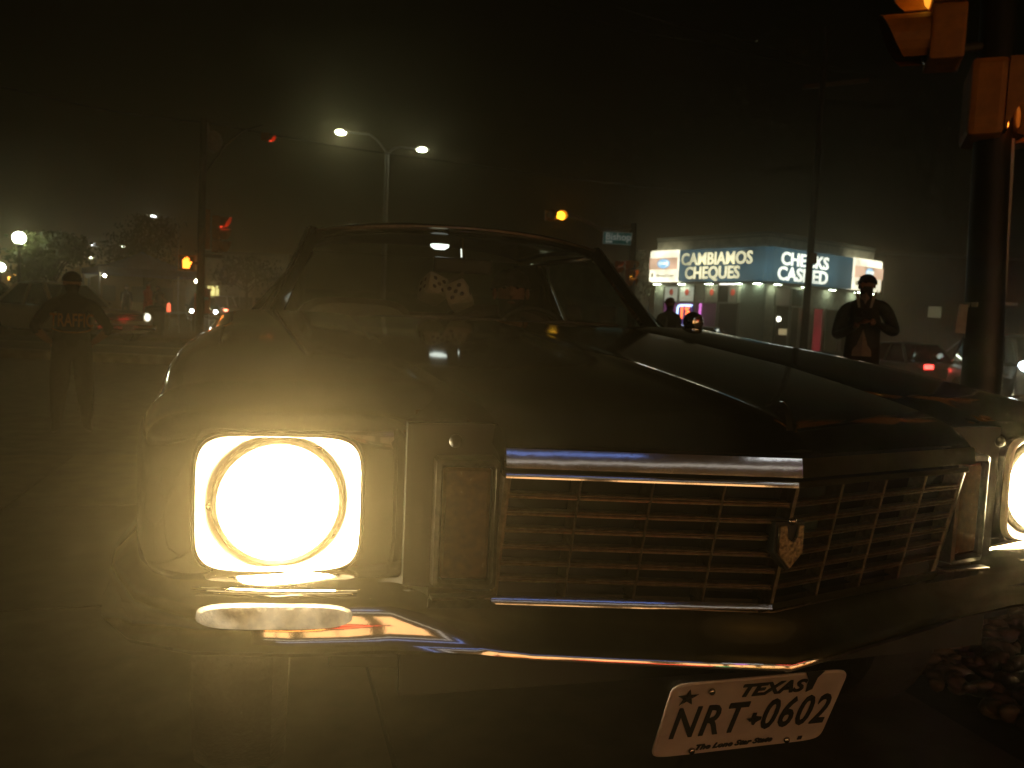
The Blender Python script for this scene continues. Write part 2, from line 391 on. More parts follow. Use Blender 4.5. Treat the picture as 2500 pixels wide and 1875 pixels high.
# grille insert: black backing panel, rows and columns of paired thin bars
ZT, ZB = 0.789, 0.596
def gr(x, z, d=0.0):
    t = (ZT - z) / (ZT - ZB); a = abs(x) / 0.42
    return Vector((x, 0.036 + 0.045 * t + (0.105 + 0.003 * t) * a + d, z))
for s in (-1, 1):
    MB().grid(lambda u, v: gr(s * 0.42 * u, ZB + (ZT - ZB) * v, 0.05), 4, 4).build('grille_backing', MT['black'], car)
    for k in range(1, 7):
        z = ZT - (ZT - ZB) * k / 7; mb = MB()
        for dz, th in ((0.0022, 0.0016), (-0.0030, 0.0022)):
            L = []
            for t in (0, 0.5, 1):
                p = gr(s * (0.004 + 0.415 * t), z + dz)
                L.append([p + Vector((0, 0, -th)), p + Vector((0, -0.002, 0)), p + Vector((0, 0, th)), p + Vector((0, 0.016, th * .8)), p + Vector((0, 0.016, -th * .8))])
            mb.loft(L)
        mb.build('grille_bar', MT['grille_bar'], car)
    for k in range(1, 5):
        x = s * 0.42 * k / 4; mb = MB(); L = []
        for t in (0, 0.5, 1):
            p = gr(x, ZB + (ZT - ZB) * t, -0.001); h = 0.0022 if k < 4 else 0.005
            L.append([p + Vector((-h, 0, 0)), p + Vector((0, -0.002, 0)), p + Vector((h, 0, 0)), p + Vector((h, 0.034, 0)), p + Vector((-h, 0.034, 0))])
        mb.loft(L).build('grille_bar', MT['grille_bar'], car)
mb = MB(); L = []
for t in (0, 1):
    p = gr(0, ZB + (ZT - ZB) * t, -0.004); h = 0.003
    L.append([p + Vector((-h, 0, 0)), p + Vector((h, 0, 0)), p + Vector((h, 0.034, 0)), p + Vector((-h, 0.034, 0))])
mb.loft(L).build('grille_bar', MT['grille_bar'], car)
# crest emblem on the grille peak: shield with a notched top and a knob
em = bpy.data.objects.new('crest_emblem', None)
sh = [(-0.021, 0.030), (-0.009, 0.030), (-0.006, 0.010), (0.004, 0.004), (0.010, 0.012), (0.013, 0.030), (0.021, 0.030), (0.021, -0.012), (0.0, -0.036), (-0.021, -0.012)]
c0 = gr(0, 0.700, 0)
eb = MB().prism([(x * 1.22, z * 1.16) for x, z in [(-0.021, 0.03), (0.021, 0.03), (0.021, -0.012), (0, -0.036), (-0.021, -0.012)]], c0.y - 0.012, c0.y + 0.01, (0, 0, c0.z)).build('crest_emblem', MT['black'], car, bevel=0.001)
MB().prism(sh, c0.y - 0.019, c0.y - 0.0125, (0, 0, c0.z)).build('crest_shield', mat('gold_crest', (0.38, 0.29, 0.16), 0.35, metal=0.8, var=0.5, scale=160, bump=0.6), eb, bevel=0.0012)
MB().ball((0.002, c0.y - 0.014, c0.z + 0.036), 0.0065, 10, 8).build('crest_knob', MT['dull_chrome'], eb, smooth=True)
# vertical parking lamps between grille and fender
for s in (-1, 1):
    cx, cz, hy = s * 0.473, 0.712, 0.176
    def rr_(hw, hh, y): return [Vector((cx + a * hw, y + 0.0 + 0.22 * (abs(cx + a * hw) - 0.476), cz + b * hh)) for a, b in ((-1, -.96), (-.9, -1), (.9, -1), (1, -.96), (1, .96), (.9, 1), (-.9, 1), (-1, .96))]
    fr = MB().loft([rr_(0.036, 0.086, hy + 0.012), rr_(0.036, 0.086, hy - 0.004), rr_(0.040, 0.090, hy - 0.010), rr_(0.046, 0.098, hy - 0.006), rr_(0.048, 0.101, hy + 0.03)], False, False)
    pl = fr.build('parking_lamp', MT['ring'], car, smooth=True, sharp=25)
    MB().loft([rr_(0.0365, 0.0865, hy + 0.02), rr_(0.0355, 0.0855, hy + 0.004), rr_(0.03, 0.08, hy + 0.0)], True, True).build('lens', MT['amber_lens'], pl)
    MB().loft([rr_(0.052, 0.112, hy + 0.05), rr_(0.052, 0.112, hy + 0.032)]).build('lamp_surround', MT['black'], car)
    MB().box((cx, hy - 0.004, 0.602), (0.10, 0.02, 0.005)).build('lamp_trim', MT['ring'], car, bevel=0.001)
# headlights: bright metal bezel dish, dark retaining ring, glowing sealed-beam lens
for s in (-1, 1):
    N = 48; cx = s * HLX; yo = 0.235
    def sq(k, y, n=5.5):
        L = superloop(0, HLZ, 0.121 * k, 0.1035 * k, n, y, N)
        return [Vector((cx + p.x, p.y + sweep(cx + p.x), p.z)) for p in L]
    def ci(r, y, dx=0.0): return [Vector((cx + dx + r * math.cos(2 * math.pi * k / N), y + sweep(HLX), HLZ - 0.002 + r * math.sin(2 * math.pi * k / N))) for k in range(N)]
    hl = MB().loft([sq(1.0, yo + 0.012), sq(1.0, yo - 0.010), sq(0.97, yo - 0.013), sq(0.955, yo - 0.004), ci(0.099, yo + 0.018), ci(0.0925, yo + 0.03)], False, False).build('headlight', MT['dish'], car, smooth=True, sharp=30)
    MB().loft([ci(0.0985, yo + 0.026), ci(0.0975, yo + 0.014), ci(0.0945, yo + 0.007), ci(0.0885, yo + 0.006), ci(0.0835, yo + 0.014)], False, False).build('retaining_ring', MT['ring'], hl, smooth=True, sharp=30)
    for a in (math.pi * 1.02, math.pi * 0.30, -0.6):
        p = Vector((cx + 0.098 * math.cos(a), yo + 0.02 + sweep(HLX), HLZ + 0.098 * math.sin(a)))
        MB().ball(p, 0.009, 10, 6, (1, .7, 1)).build('adjuster_tab', MT['dull_chrome'], hl, smooth=True)
    MB().loft([ci(0.0838, yo + 0.018), ci(0.0838, yo + 0.000), ci(0.079, yo - 0.010), ci(0.057, yo - 0.021), ci(0.028, yo - 0.027), ci(0.004, yo - 0.0285)], False, True).build('lens', MT['headlamp'], hl, smooth=True)
    ld = bpy.data.lights.new('headlight_beam', 'SPOT'); lo = bpy.data.objects.new('headlight_beam', ld); col.objects.link(lo)
    lo.parent = hl; lo.location = (cx, yo - 0.055 + sweep(HLX), HLZ); lo.rotation_euler = (R(-90), 0, 0)
    ld.energy = BEAM[s]; ld.color = (1.0, 0.76, 0.37); ld.spot_size = R(110); ld.spot_blend = 1.0; ld.shadow_soft_size = 0.015
    MB().loft([sq(1.0, yo + 0.06), sq(1.0, yo + 0.055)]).build('bucket', MT['black'], hl)
# front bumper: V centre, kinks at the grille edges, wrapped ends
path = [(0, 0.068), (0.12, 0.104), (0.25, 0.143), (0.36, 0.176), (0.405, 0.188), (0.45, 0.195), (0.58, 0.200), (0.72, 0.212), (0.84, 0.242), (0.92, 0.295), (0.965, 0.385), (0.978, 0.47), (0.976, 0.62), (0.972, 0.80)]
def bumper():
    pts = [(-x, y) for x, y in path[:0:-1]] + path; L = []
    for i, (x, y) in enumerate(pts):
        a = pts[max(i - 1, 0)]; b = pts[min(i + 1, len(pts) - 1)]
        d = Vector((b[0] - a[0], b[1] - a[1])).normalized(); nrm = Vector((d.y, -d.x))
        q = sstep(0.34, 0.60, abs(x)); e = sstep(0.9, 1.0, abs(x))
        zt = 0.588 + 0.042 * q + 0.012 * e; zl = 0.508 + 0.016 * q - 0.0 * e
        prof = [(-0.035, zt - 0.004), (-0.004 + 0.006 * q, zt), (0.004 + 0.010 * q, zt - 0.005), (0.016 + 0.012 * q, zt - 0.024), (0.030 + 0.008 * q, (zt + zl) / 2 - 0.004), (0.043 + 0.003 * q, zl + 0.026), (0.0525, zl + 0.0165), (0.0535, zl + 0.006), (0.044, zl), (0.0, zl + 0.003), (-0.03, zl + 0.012), (-0.034, (zt + zl) / 2)]
        mid = (zt + zl) / 2
        prof2 = [(-0.040, zt), (-0.020, zt + 0.001), (-0.008, zt - 0.006), (0.020, zt - 0.026), (0.0290, zt - 0.037), (0.0285, zl + 0.040), (0.0355, zl + 0.016), (0.0405, zl + 0.007), (0.036, zl)] + prof[9:]
        prof = [(a[0] * (1 - q) + c_[0] * q, a[1] * (1 - q) + c_[1] * q) for a, c_ in zip(prof, prof2)]
        L.append([Vector((x + nrm.x * o_, y + nrm.y * o_, z)) for o_, z in prof])
    return MB().loft(L)
bump = bumper().build('front_bumper', MT['chrome'], car, smooth=True, sharp=42)
for s in (-1, 1):                            # clear lamps let into the bumper, with a chrome lip above
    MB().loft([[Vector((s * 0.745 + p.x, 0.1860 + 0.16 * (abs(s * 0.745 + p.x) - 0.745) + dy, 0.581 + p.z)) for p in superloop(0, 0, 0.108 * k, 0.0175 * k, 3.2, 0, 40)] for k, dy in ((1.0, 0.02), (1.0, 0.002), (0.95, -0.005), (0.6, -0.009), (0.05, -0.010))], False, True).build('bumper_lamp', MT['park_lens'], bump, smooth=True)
    MB().tube([(s * 0.63, 0.1835, 0.6125), (s * 0.745, 0.197, 0.6135), (s * 0.86, 0.229, 0.6145)], 0.003, 8).build('bumper_lip', MT['chrome'], bump, smooth=True)
for s in (-1, 1):
    MB().tube([(s * 0.66, 0.26, 0.50), (s * 0.3, 0.24, 0.47), (0.0, 0.2, 0.46)], 0.03, 8, ).build('valance', MT['black'], car)
MB().box((0, 1.05, 0.47), (0.9, 1.1, 0.14)).build('engine_bay', MT['black'], car)
MB().grid(lambda u, v: ((u * 2 - 1) * 0.56, 0.20 + 0.02 * abs(u * 2 - 1), 0.44 + 0.42 * v), 8, 3).build('radiator_support', MT['black'], car, solid=0.02)
# licence plate, tilted back under the bumper
pr = bpy.data.objects.new('plate_pivot', None)
def plate():
    tilt = R(22); c = Vector((-0.036, 0.060, 0.430)); q = Euler((tilt, 0, R(-0.4))).to_matrix()
    def loop(k, y, kz=None):
        L = superloop(0, 0, 0.1525 * k, 0.0775 * (kz or k), 12, 0, 64)
        return [q @ Vector((p.x, y, p.z)) + c for p in L]
    po = MB().loft([loop(1, 0.0015), loop(1, -0.0005), loop(0.985, -0.002, 0.97), loop(0.97, -0.001, 0.945)], True, True).build('licence_plate', MT['plate'], car, smooth=True, sharp=30)
    rot = q @ Euler((R(90), 0, 0)).to_matrix()
    def T(s_, size, x, z, bold=0.0, shear=0.0, xs=1.0, sp=1.0): text_obj('plate_lettering', s_, size, MT['ink'], po, 0.0006, bold, shear, xs, q @ Vector((x, -0.0022, z)) + c, rot, space=sp)
    T('TEXAS', 0.034, 0.020, 0.052, 0.0012, 0.22, 1.12)
    T('NRT', 0.090, -0.073, -0.007, 0.0014, 0.06, 0.64, 1.16); T('0602', 0.090, 0.082, -0.007, 0.0014, 0.06, 0.62, 1.12)
    T('The Lone Star State', 0.0155, -0.012, -0.062, 0.0005, 0.3, 1.1)
    # small Texas outline between the letters and a five-point star
    tx = [(-.5, .05), (-.18, .05), (-.18, .5), (.08, .5), (.08, .22), (.5, .12), (.52, -.12), (.22, -.32), (.16, -.55), (0, -.5), (-.12, -.22), (-.28, -.2), (-.36, -.08)]
    def flat(poly, k, x, z, m=MT['ink'], nm='plate_emblem'):
        vs = [q @ Vector((a * k + x, -0.0028, b * k + z)) + c for a, b in poly] + [q @ Vector((a * k + x, -0.0022, b * k + z)) + c for a, b in poly]; n = len(poly)
        MB().add(vs, [tuple(range(n)), tuple(range(2 * n - 1, n - 1, -1))] + [(i, (i + 1) % n, n + (i + 1) % n, n + i) for i in range(n)]).build(nm, m, po)
    flat(tx, 0.026, 0.008, -0.010)
    st = [((0.5 if k % 2 == 0 else 0.2) * math.sin(k * math.pi / 5), (0.5 if k % 2 == 0 else 0.2) * math.cos(k * math.pi / 5)) for k in range(10)]
    for k in range(5):                      # faceted star: alternate dark and light halves
        a, b = st[2 * k], st[(2 * k + 1) % 10]; e = st[(2 * k - 1) % 10]
        flat([(0, 0), a, b], 0.036, -0.122, 0.050); flat([(0, 0), e, a], 0.036, -0.122, 0.050, MT['dull_chrome'])
    for x, z in ((-0.085, 0.060), (-0.085, -0.066), (0.085, -0.066)):
        p = q @ Vector((x, -0.004, z)) + c
        MB().ball(p, 0.0055, 10, 6, (1, .6, 1)).build('screw', MT['dull_chrome'], po, smooth=True)
    p = q @ Vector((0.085, -0.006, 0.064)) + c
    flat([(-.5, .5), (.5, .5), (.25, 0.1), (.2, -.6), (-.1, -.75), (-.2, 0)], 0.034, 0.088, 0.064, MT['black'], 'plate_clip')
    flat([(-.5, .5), (.5, .5), (.5, -.5), (-.5, -.5)], 0.008, 0.11, -0.066, MT['ink'])
plate()
# hood ornament and small rubber hood stops
orn = MB().loft([[Vector((x * k, y, z)) for x, y, z in ((-0.007, y0, z0), (0, y0 - 0.004, z0), (0.007, y0, z0), (0, y0 + 0.006, z0))] for k, y0, z0 in ((1.3, 0.058, 0.872), (1.0, 0.064, 0.890), (0.9, 0.075, 0.905), (0.5, 0.088, 0.913))]).build('hood_ornament', MT['chrome'], car, smooth=True)
for s in (-1, 1):
    MB().ball((s * 0.50, 0.145, 0.842), 0.010, 12, 8, (1, 0.7, 1)).build('hood_stop', MT['black'], car, smooth=True)
# doors, rear body, floor
def bodytube(name, xs0, xs1, zb, zt, ys, m, n=5):
    return MB().loft([superloop((a + b) / 2, (c + d) / 2, abs(b - a) / 2, (d - c) / 2, n, y, 40) for (a, b, c, d), y in zip([(xs0, xs1, zb, zt)] * len(ys), ys)]).build(name, m, car, smooth=True, sharp=45)
for s in (-1, 1):
    d_ = bodytube('door', s * 0.80, s * 0.957, 0.30, 0.955, [1.79, 1.80, 2.4, 3.09, 3.10], MT['paint'])
    MB().tube([(s * 0.962, 2.85, 0.82), (s * 0.985, 2.87, 0.82), (s * 0.985, 3.0, 0.82), (s * 0.962, 3.02, 0.82)], 0.009, 8).build('handle', MT['chrome'], d_, smooth=True)
    q = bodytube('rear_quarter', s * 0.80, s * 0.955, 0.30, 0.965, [3.11, 3.12, 3.5, 3.7], MT['paint'])
MB().loft([superloop(0, (zb + zt) / 2, hw, (zt - zb) / 2, 4.5, y, 56) for y, hw, zb, zt in ((3.71, 0.953, 0.34, 0.965), (3.9, 0.955, 0.66, 0.965), (4.05, 0.955, 0.72, 0.96), (4.25, 0.954, 0.70, 0.95), (4.45, 0.95, 0.36, 0.935), (4.8, 0.93, 0.38, 0.90), (4.95, 0.90, 0.42, 0.86))]).build('rear_body', MT['paint'], car, smooth=True, sharp=45)
MB().box((0, 2.75, 0.30), (1.6, 2.0, 0.06)).build('floor', MT['interior'], car)
MB().tube([(-0.94, 4.6, 0.50), (-0.9, 4.98, 0.50), (0.9, 4.98, 0.50), (0.94, 4.6, 0.50)], 0.06, 10).build('rear_bumper', MT['chrome'], car, smooth=True)
for s in (-1, 1): MB().box((s * 0.74, 4.955, 0.68), (0.16, 0.03, 0.2), bev=0.01).build('tail_light', MT['dark_lens'], car)
# greenhouse
def wsc(u, v, off=0.0):                      # windshield surface: u across, v bottom to top
    t = u * 2 - 1; w_ = 0.735 + (0.585 - 0.735) * v
    y = 1.87 + 0.36 * v + 0.16 * (t * t) * (1 - 0.35 * v); z = 0.998 + 0.372 * v - 0.040 * t * t * v
    return Vector((t * w_, y + off, z + off * 0.9))
MB().grid(lambda u, v: wsc(u, v), 24, 10).build('windshield', MT['glass'], car, smooth=True)
for nm, v0, m in (('windshield_header_trim', 1.0, MT['ring']), ('windshield_base_trim', 0.0, MT['dull_chrome'])):
    MB().tube([wsc(i / 24, v0) + Vector((0, -0.006, 0.004)) for i in range(25)], 0.007, 6).build(nm, m, car, smooth=True)
for s in (0, 1):
    pts = [wsc(s, v) + Vector(((s * 2 - 1) * 0.012, 0.02, 0)) for v in (0, .25, .5, .75, 1.0)]
    MB().tube(pts, [0.034, 0.03, 0.028, 0.028, 0.03], 8).build('windshield_pillar', MT['paint'], car, smooth=True)
    MB().tube([p + Vector(((s * 2 - 1) * 0.012, -0.034, 0.008)) for p in pts], 0.004, 6).build('pillar_trim', MT['ring'], car, smooth=True)
def roof_pt(u, v):
    t = u * 2 - 1; w_ = 0.60 + 0.03 * math.sin(math.pi * min(v * 1.2, 1)) - 0.03 * v
    y0 = 2.225 + 0.10 * t * t; y = y0 + (3.35 - y0) * v
    z = 1.366 + 0.056 * math.sin(math.pi * (0.08 + 0.62 * v)) - 0.052 * abs(t) ** 3.2 + 0.004
    z -= 0.012 * math.exp(-v * 60)
    return (t * w_, y, z)
MB().grid(roof_pt, 24, 20).build('roof', MT['paint'], car, smooth=True, solid=0.028)
for s in (-1, 1):
    MB().loft([[Vector((s * (x + dx), y, z)) for x, y, z in ((0.60, 3.05, 1.305), (0.585, 3.40, 1.32), (0.80, 3.92, 0.955), (0.83, 3.22, 0.955))] for dx in (0.0, -0.05)]).build('sail_panel', MT['paint'], car, bevel=0.015)
    MB().loft([[Vector((s * (x + dx), y, z)) for x, y, z in ((0.598, 2.40, 1.298), (0.60, 3.04, 1.302), (0.845, 3.2, 0.958), (0.865, 2.02, 0.958))] for dx in (0.0, -0.005)]).build('side_window', MT['glass'], car)
    MB().tube([(s * 0.60, 2.36, 1.305), (s * 0.612, 2.8, 1.315), (s * 0.60, 3.3, 1.315)], 0.012, 8).build('drip_rail', MT['chrome'], car, smooth=True)
MB().grid(lambda u, v: ((u * 2 - 1) * (0.74 - 0.18 * v), 3.85 - 0.5 * v - 0.08 * (u * 2 - 1) ** 2 * -1 * 0.3, 0.965 + 0.365 * v), 12, 6).build('rear_window', MT['glass'], car, smooth=True)
# side mirror on the driver side
mr = MB().lathe([(0.001, -0.04), (0.024, -0.036), (0.038, -0.016), (0.043, 0.008), (0.042, 0.014), (0.036, 0.014)], 20, (0.93, 2.05, 1.045), 'y').build('side_mirror', MT['chrome'], car, smooth=True)
MB().tube([(0.93, 2.06, 0.955), (0.93, 2.05, 1.0)], 0.012, 8).build('mirror_stalk', MT['chrome'], mr, smooth=True)
# interior
MB().grid(lambda u, v: ((u * 2 - 1) * 0.76, 1.95 + 0.30 * v + 0.08 * (u * 2 - 1) ** 2, 0.985 - 0.05 * v), 12, 4).build('dashboard', MT['interior'], car, solid=0.10)
for s in (-1, 1):
    st = MB().loft([superloop(s * 0.36, 0.82, 0.29 * k, 0.27 * k, 4, y, 32) for k, y in ((0.9, 2.94), (1.0, 2.97), (1.0, 3.08), (0.9, 3.11))]).build('front_seat', MT['seat'], car, smooth=True)
    MB().box((s * 0.36, 2.78, 0.52), (0.56, 0.55, 0.18), bev=0.04).build('cushion', MT['seat'], st)
MB().loft([superloop(0, 0.80, 0.70 * k, 0.24 * k, 5, y, 32) for k, y in ((0.92, 3.52), (1, 3.55), (1, 3.64), (0.95, 3.68))]).build('rear_seat', MT['seat'], car, smooth=True)
sw = MB(); N = 40
ring = [Vector((0.37 + 0.19 * math.cos(a), 2.45 + 0.07 * math.sin(a), 0.90 + 0.175 * math.sin(a))) for a in [2 * math.pi * k / N for k in range(N + 1)]]
sw.tube(ring, 0.013, 8); sw.tube([(0.18, 2.45, 0.90), (0.37, 2.43, 0.89), (0.56, 2.45, 0.90)], 0.011, 6); sw.tube([(0.37, 2.43, 0.89), (0.37, 2.2, 0.82)], 0.025, 8)
sw.build('steering_wheel', MT['black'], car, smooth=True)
MB().box((-0.02, 2.215, 1.225), (0.24, 0.025, 0.06), bev=0.01).build('rear_view_mirror', MT['black'], car)
MB().tube([(-0.02, 2.225, 1.25), (-0.02, 2.25, 1.335)], 0.008, 6).build('mirror_arm', MT['chrome'], car)
dl = MB().lathe([(0.001, -0.016), (0.022, -0.015), (0.036, -0.006), (0.038, 0.004)], 24, (-0.108, 2.262, 1.303)).build('glint_lamp', glow('lit_glint_lamp', (0.95, 1.0, 0.9), 2.5), car, smooth=True)  # lamp added to stand in for a lamp reflection in the windshield
# wheels: front pair turned straight, wire-look rims
for sx in (-1, 1):
    for yw in (0.92, 3.98):
        c = (sx * 0.80, yw, 0.32)
        wh = MB().lathe([(0.195, -0.085), (0.24, -0.095), (0.30, -0.09), (0.32, -0.06), (0.322, 0.06), (0.30, 0.09), (0.24, 0.095), (0.195, 0.085)], 40, c, 'x').build('wheel', MT['rubber'], car, smooth=True)
        rm = MB().lathe([(0.19, -0.09), (0.2, -0.06), (0.185, 0.0), (0.2, 0.06), (0.19, 0.09)], 36, c, 'x').build('rim', MT['chrome'], wh, smooth=True)
        spk = MB()
        for k in range(20):
            a = 2 * math.pi * k / 20
            spk.tube([(c[0] + sx * 0.07, c[1] + 0.03 * math.cos(a), c[2] + 0.03 * math.sin(a)), (c[0] + sx * 0.03, c[1] + 0.188 * math.cos(a + .2), c[2] + 0.188 * math.sin(a + .2))], 0.004, 4)
        spk.lathe([(0.001, 0.09), (0.03, 0.08), (0.04, 0.05), (0.04, -0.05)], 16, c, 'x') if sx > 0 else spk.lathe([(0.001, -0.09), (0.03, -0.08), (0.04, -0.05), (0.04, 0.05)], 16, c, 'x')
        spk.build('spokes', MT['chrome'], wh)

# fuzzy dice hanging from the mirror
def die(name, label, px, py, depth, rot, parent_top):
    p = P(px, py, depth); a = 0.088
    t = thing(name, label, 'dice', p, 0, 'fuzzy dice hanging in the windshield'); t.rotation_euler = rot
    MB().box((0, 0, 0), (a, a, a), bev=0.014).build('cube', mat('white_plush', (0.42, 0.45, 0.36), 0.95, var=0.15, scale=400, bump=0.8), t, smooth=True)
    h = a / 2
    spots = {'f': [(-.5, -.5), (.5, .5), (0, 0), (-.5, .5), (.5, -.5)], 'u': [(-.5, -.45), (-.5, 0.0), (-.5, .45), (.5, -.45), (.5, 0.0), (.5, .45)], 'r': [(-.4, -.4), (.4, .4), (0, 0)], 'l': [(-.4, -.4), (.4, .4), (-.4, .4), (.4, -.4)]}
    for k, L in spots.items():
        for u, v in L:
            u *= h * 0.85; v *= h * 0.85
            c = {'f': (u, -h, v), 'u': (u, v, h), 'r': (h, u, v), 'l': (-h, u, v)}[k]
            sq_ = {'f': (1, .25, 1), 'u': (1, 1, .25), 'r': (.25, 1, 1), 'l': (.25, 1, 1)}[k]
            MB().ball(c, 0.0085, 10, 6, sq_).build('pip', MT['ink'], t, smooth=True)
    q = t.rotation_euler.to_matrix().inverted()
    MB().tube([q @ (parent_top - p), q @ ((parent_top - p) * 0.5 + Vector((0, 0, -0.01))), q @ Vector((0, 0, 0.04))], 0.0022, 5).build('string', mat('cord', (0.3, 0.27, 0.2), 0.8), t)
mtop = Vector((0.745, 3.21, 1.20))
die('fuzzy_die', 'left white fuzzy die with black pips hanging behind the windshield', 1057, 706, 3.06, (R(-28), R(20), R(14)), mtop)
die('fuzzy_die', 'right white fuzzy die, tilted lower and nearer the driver behind the windshield', 1120, 722, 3.04, (R(-22), R(-24), R(-20)), mtop)

# ------------------------------------------------------------------ corner store with the wrap-around lit sign
SB = P(1862, 800, 40.0); SA = P(1592, 800, 45.5); SC = P(2122, 800, 45.5)
gz = -0.6
store = thing('corner_store', 'corner check-cashing store with wrap-around lit blue and white sign', 'building', (SB.x, SB.y, gz))
def fr(P0, P1):                              # frame of a facade: along, outward, length (local to the corner)
    d = Vector((P1.x - P0.x, P1.y - P0.y, 0)); L = d.length; e = d / L
    n = Vector((e.y, -e.x, 0))
    if n.dot(Vector((-P0.x, -P0.y, 0))) < 0: n = -n
    return Vector((P0.x - SB.x, P0.y - SB.y, 0)), e, n, L
FL = fr(SA, SB); FR = fr(SB, SC)
def fbox(F, s0, s1, z0, z1, o0, o1):
    O, e, n, L = F
    vs = [O + e * s + n * o + Vector((0, 0, z)) for s in (s0, s1) for o in (o0, o1) for z in (z0, z1)]
    return vs, [(0, 1, 3, 2), (4, 6, 7, 5), (0, 4, 5, 1), (2, 3, 7, 6), (0, 2, 6, 4), (1, 5, 7, 3)]
def fpart(name, F, s0, s1, z0, z1, o0, o1, m, parent=store, bev=0.0):
    return MB().add(*fbox(F, s0, s1, z0, z1, o0, o1)).build(name, m, parent, bevel=bev)
def frot(F): return Matrix((F[1], Vector((0, 0, 1)), F[2])).transposed()
def ftext(F, s, z, o, txt, size, m, parent=store, bold=0.0, xs=1.0, name='sign_lettering', sp=1.0):
    O, e, n, L = F; flip = e.cross(Vector((0, 0, 1))).dot(n)   # e x z = n when readable from outside
    R3 = frot(F) if flip > 0 else Matrix((-F[1], Vector((0, 0, 1)), F[2])).transposed()
    return text_obj(name, txt, size, m, parent, 0.015, bold, 0, xs, O + e * s + n * o + Vector((0, 0, z)), R3, space=sp)
wallm = mat('grey_stucco', (0.45, 0.45, 0.35), 0.85, var=0.25, scale=3, bump=0.15)
trim = mat('grey_green_trim', (0.22, 0.25, 0.20), 0.5, var=0.2)
LL, LR = FL[3], FR[3]
ZS0, ZS1 = 4.02, 5.72                        # sign band
for F, L in ((FL, LL), (FR, LR)):
    fpart('wall', F, 0.02, L - 0.02, 0, 6.35, -0.35, -0.02, wallm)
    fpart('parapet_cap', F, 0.0, L, 6.35, 6.45, -0.4, 0.06, trim)
backm = MB(); d2 = FL[0] + FR[1] * LR
MB().add([Vector(v) for v in ((FL[0] + Vector((0, 0, 6.3))), Vector((0, 0, 6.3)), FR[1] * LR + Vector((0, 0, 6.3)), d2 + Vector((0, 0, 6.3)))], [(0, 1, 2, 3)]).build('roof', trim, store, solid=0.1)
white_lit = mat('lit_white_sign_face', (0.7, 0.68, 0.58), 0.4, em=(1.0, 0.94, 0.68), es=2.3, vmap=(1.1, 0.55))
pink_lit = mat('lit_pink_sign_face', (0.7, 0.5, 0.4), 0.4, em=(1.0, 0.66, 0.44), es=1.15, vmap=(1.3, 0.5))
blue_lit = mat('lit_blue_sign_face', (0.02, 0.08, 0.16), 0.4, em=(0.09, 0.21, 0.26), es=0.62, vmap=(0.5, 0.3))
cream_lit = mat('lit_cream_letters', (0.7, 0.65, 0.4), 0.4, em=(1.0, 0.92, 0.55), es=1.7, vmap=(0.42, 0.30))
white_let = mat('lit_white_letters', (0.7, 0.7, 0.6), 0.4, em=(0.95, 1.0, 0.82), es=2.1, vmap=(0.5, 0.45))
oval_lit = mat('lit_blue_oval', (0.1, 0.4, 0.7), 0.4, em=(0.20, 0.60, 1.0), es=1.2)
faint = mat('faded_grey_print', (0.2, 0.2, 0.18), 0.5, em=(0.6, 0.56, 0.4), es=0.75)
wl_ = LL * 0.285
def endpanel(F, s0, s1, w_):
    pn = fpart('sign_panel', F, s0, s1, ZS0, ZS1, 0.0, 0.55, white_lit, bev=0.12)
    fpart('sign_stripe', F, s0 + 0.06, s1 - 0.02, ZS0 + 0.66, ZS0 + 1.28, 0.555, 0.575, pink_lit, pn)
    O, e, n, L = F; c = (s0 + s1) / 2 + 0.05
    def oval(k, o, m, nm):
        pts = [O + e * (c + 0.42 * k * w_ * math.cos(a)) + n * (0.58 + o) + Vector((0, 0, ZS0 + 0.97 + 0.25 * k * math.sin(a))) for a in [2 * math.pi * i / 32 for i in range(32)]]
        MB().loft([pts, [p + n * 0.012 for p in pts]]).build(nm, m, pn)
    oval(1.0, 0.0, oval_lit, 'oval_badge'); oval(0.82, 0.014, white_let, 'oval_badge'); oval(0.72, 0.028, oval_lit, 'oval_badge')
    ftext(F, c, ZS0 + 0.97, 0.635, 'ACE\'S' if False else 'OURS', 0.24, white_let, pn, 0.01)
    ftext(F, c + 0.12, ZS0 + 0.33, 0.56, 'MoneyGram', 0.24, faint, pn, 0.004)
    pts = [O + e * (s0 + 0.28 + 0.09 * math.cos(a)) + n * 0.56 + Vector((0, 0, ZS0 + 0.36 + 0.13 * math.sin(a))) for a in [2 * math.pi * i / 16 for i in range(16)]]
    MB().loft([pts, [p + n * 0.012 for p in pts]]).build('globe_mark', faint, pn)
endpanel(FL, 0, wl_, 1.0)
bp = fpart('sign_panel', FL, wl_ + 0.01, LL + 0.2, ZS0 + 0.03, ZS1 - 0.03, 0.0, 0.50, blue_lit, bev=0.05)
ftext(FL, wl_ + 0.47 * (LL - wl_), ZS0 + 1.13, 0.52, 'CAMBIAMOS', 0.86, cream_lit, bp, 0.018, 0.90)
ftext(FL, wl_ + 0.43 * (LL - wl_), ZS0 + 0.42, 0.52, 'CHEQUES', 0.86, cream_lit, bp, 0.018, 0.90)
wr = LR * 0.70
bp2 = fpart('sign_panel', FR, -0.2, wr, ZS0 + 0.03, ZS1 - 0.03, 0.0, 0.50, blue_lit, bev=0.05)
ftext(FR, LR * 0.250, ZS0 + 1.13, 0.52, 'CHECKS', 0.86, white_let, bp2, 0.018, 1.22)
ftext(FR, LR * 0.240, ZS0 + 0.40, 0.52, 'CASHED', 0.90, white_let, bp2, 0.02, 1.22)
endpanel(FR, wr + 0.01, LR, 0.85)
for F, L in ((FL, LL), (FR, LR)):
    fpart('sign_soffit', F, 0.0, L, ZS0 - 0.10, ZS0 - 0.005, 0.0, 0.52, mat('soffit_paint', (0.35, 0.36, 0.3), 0.6))
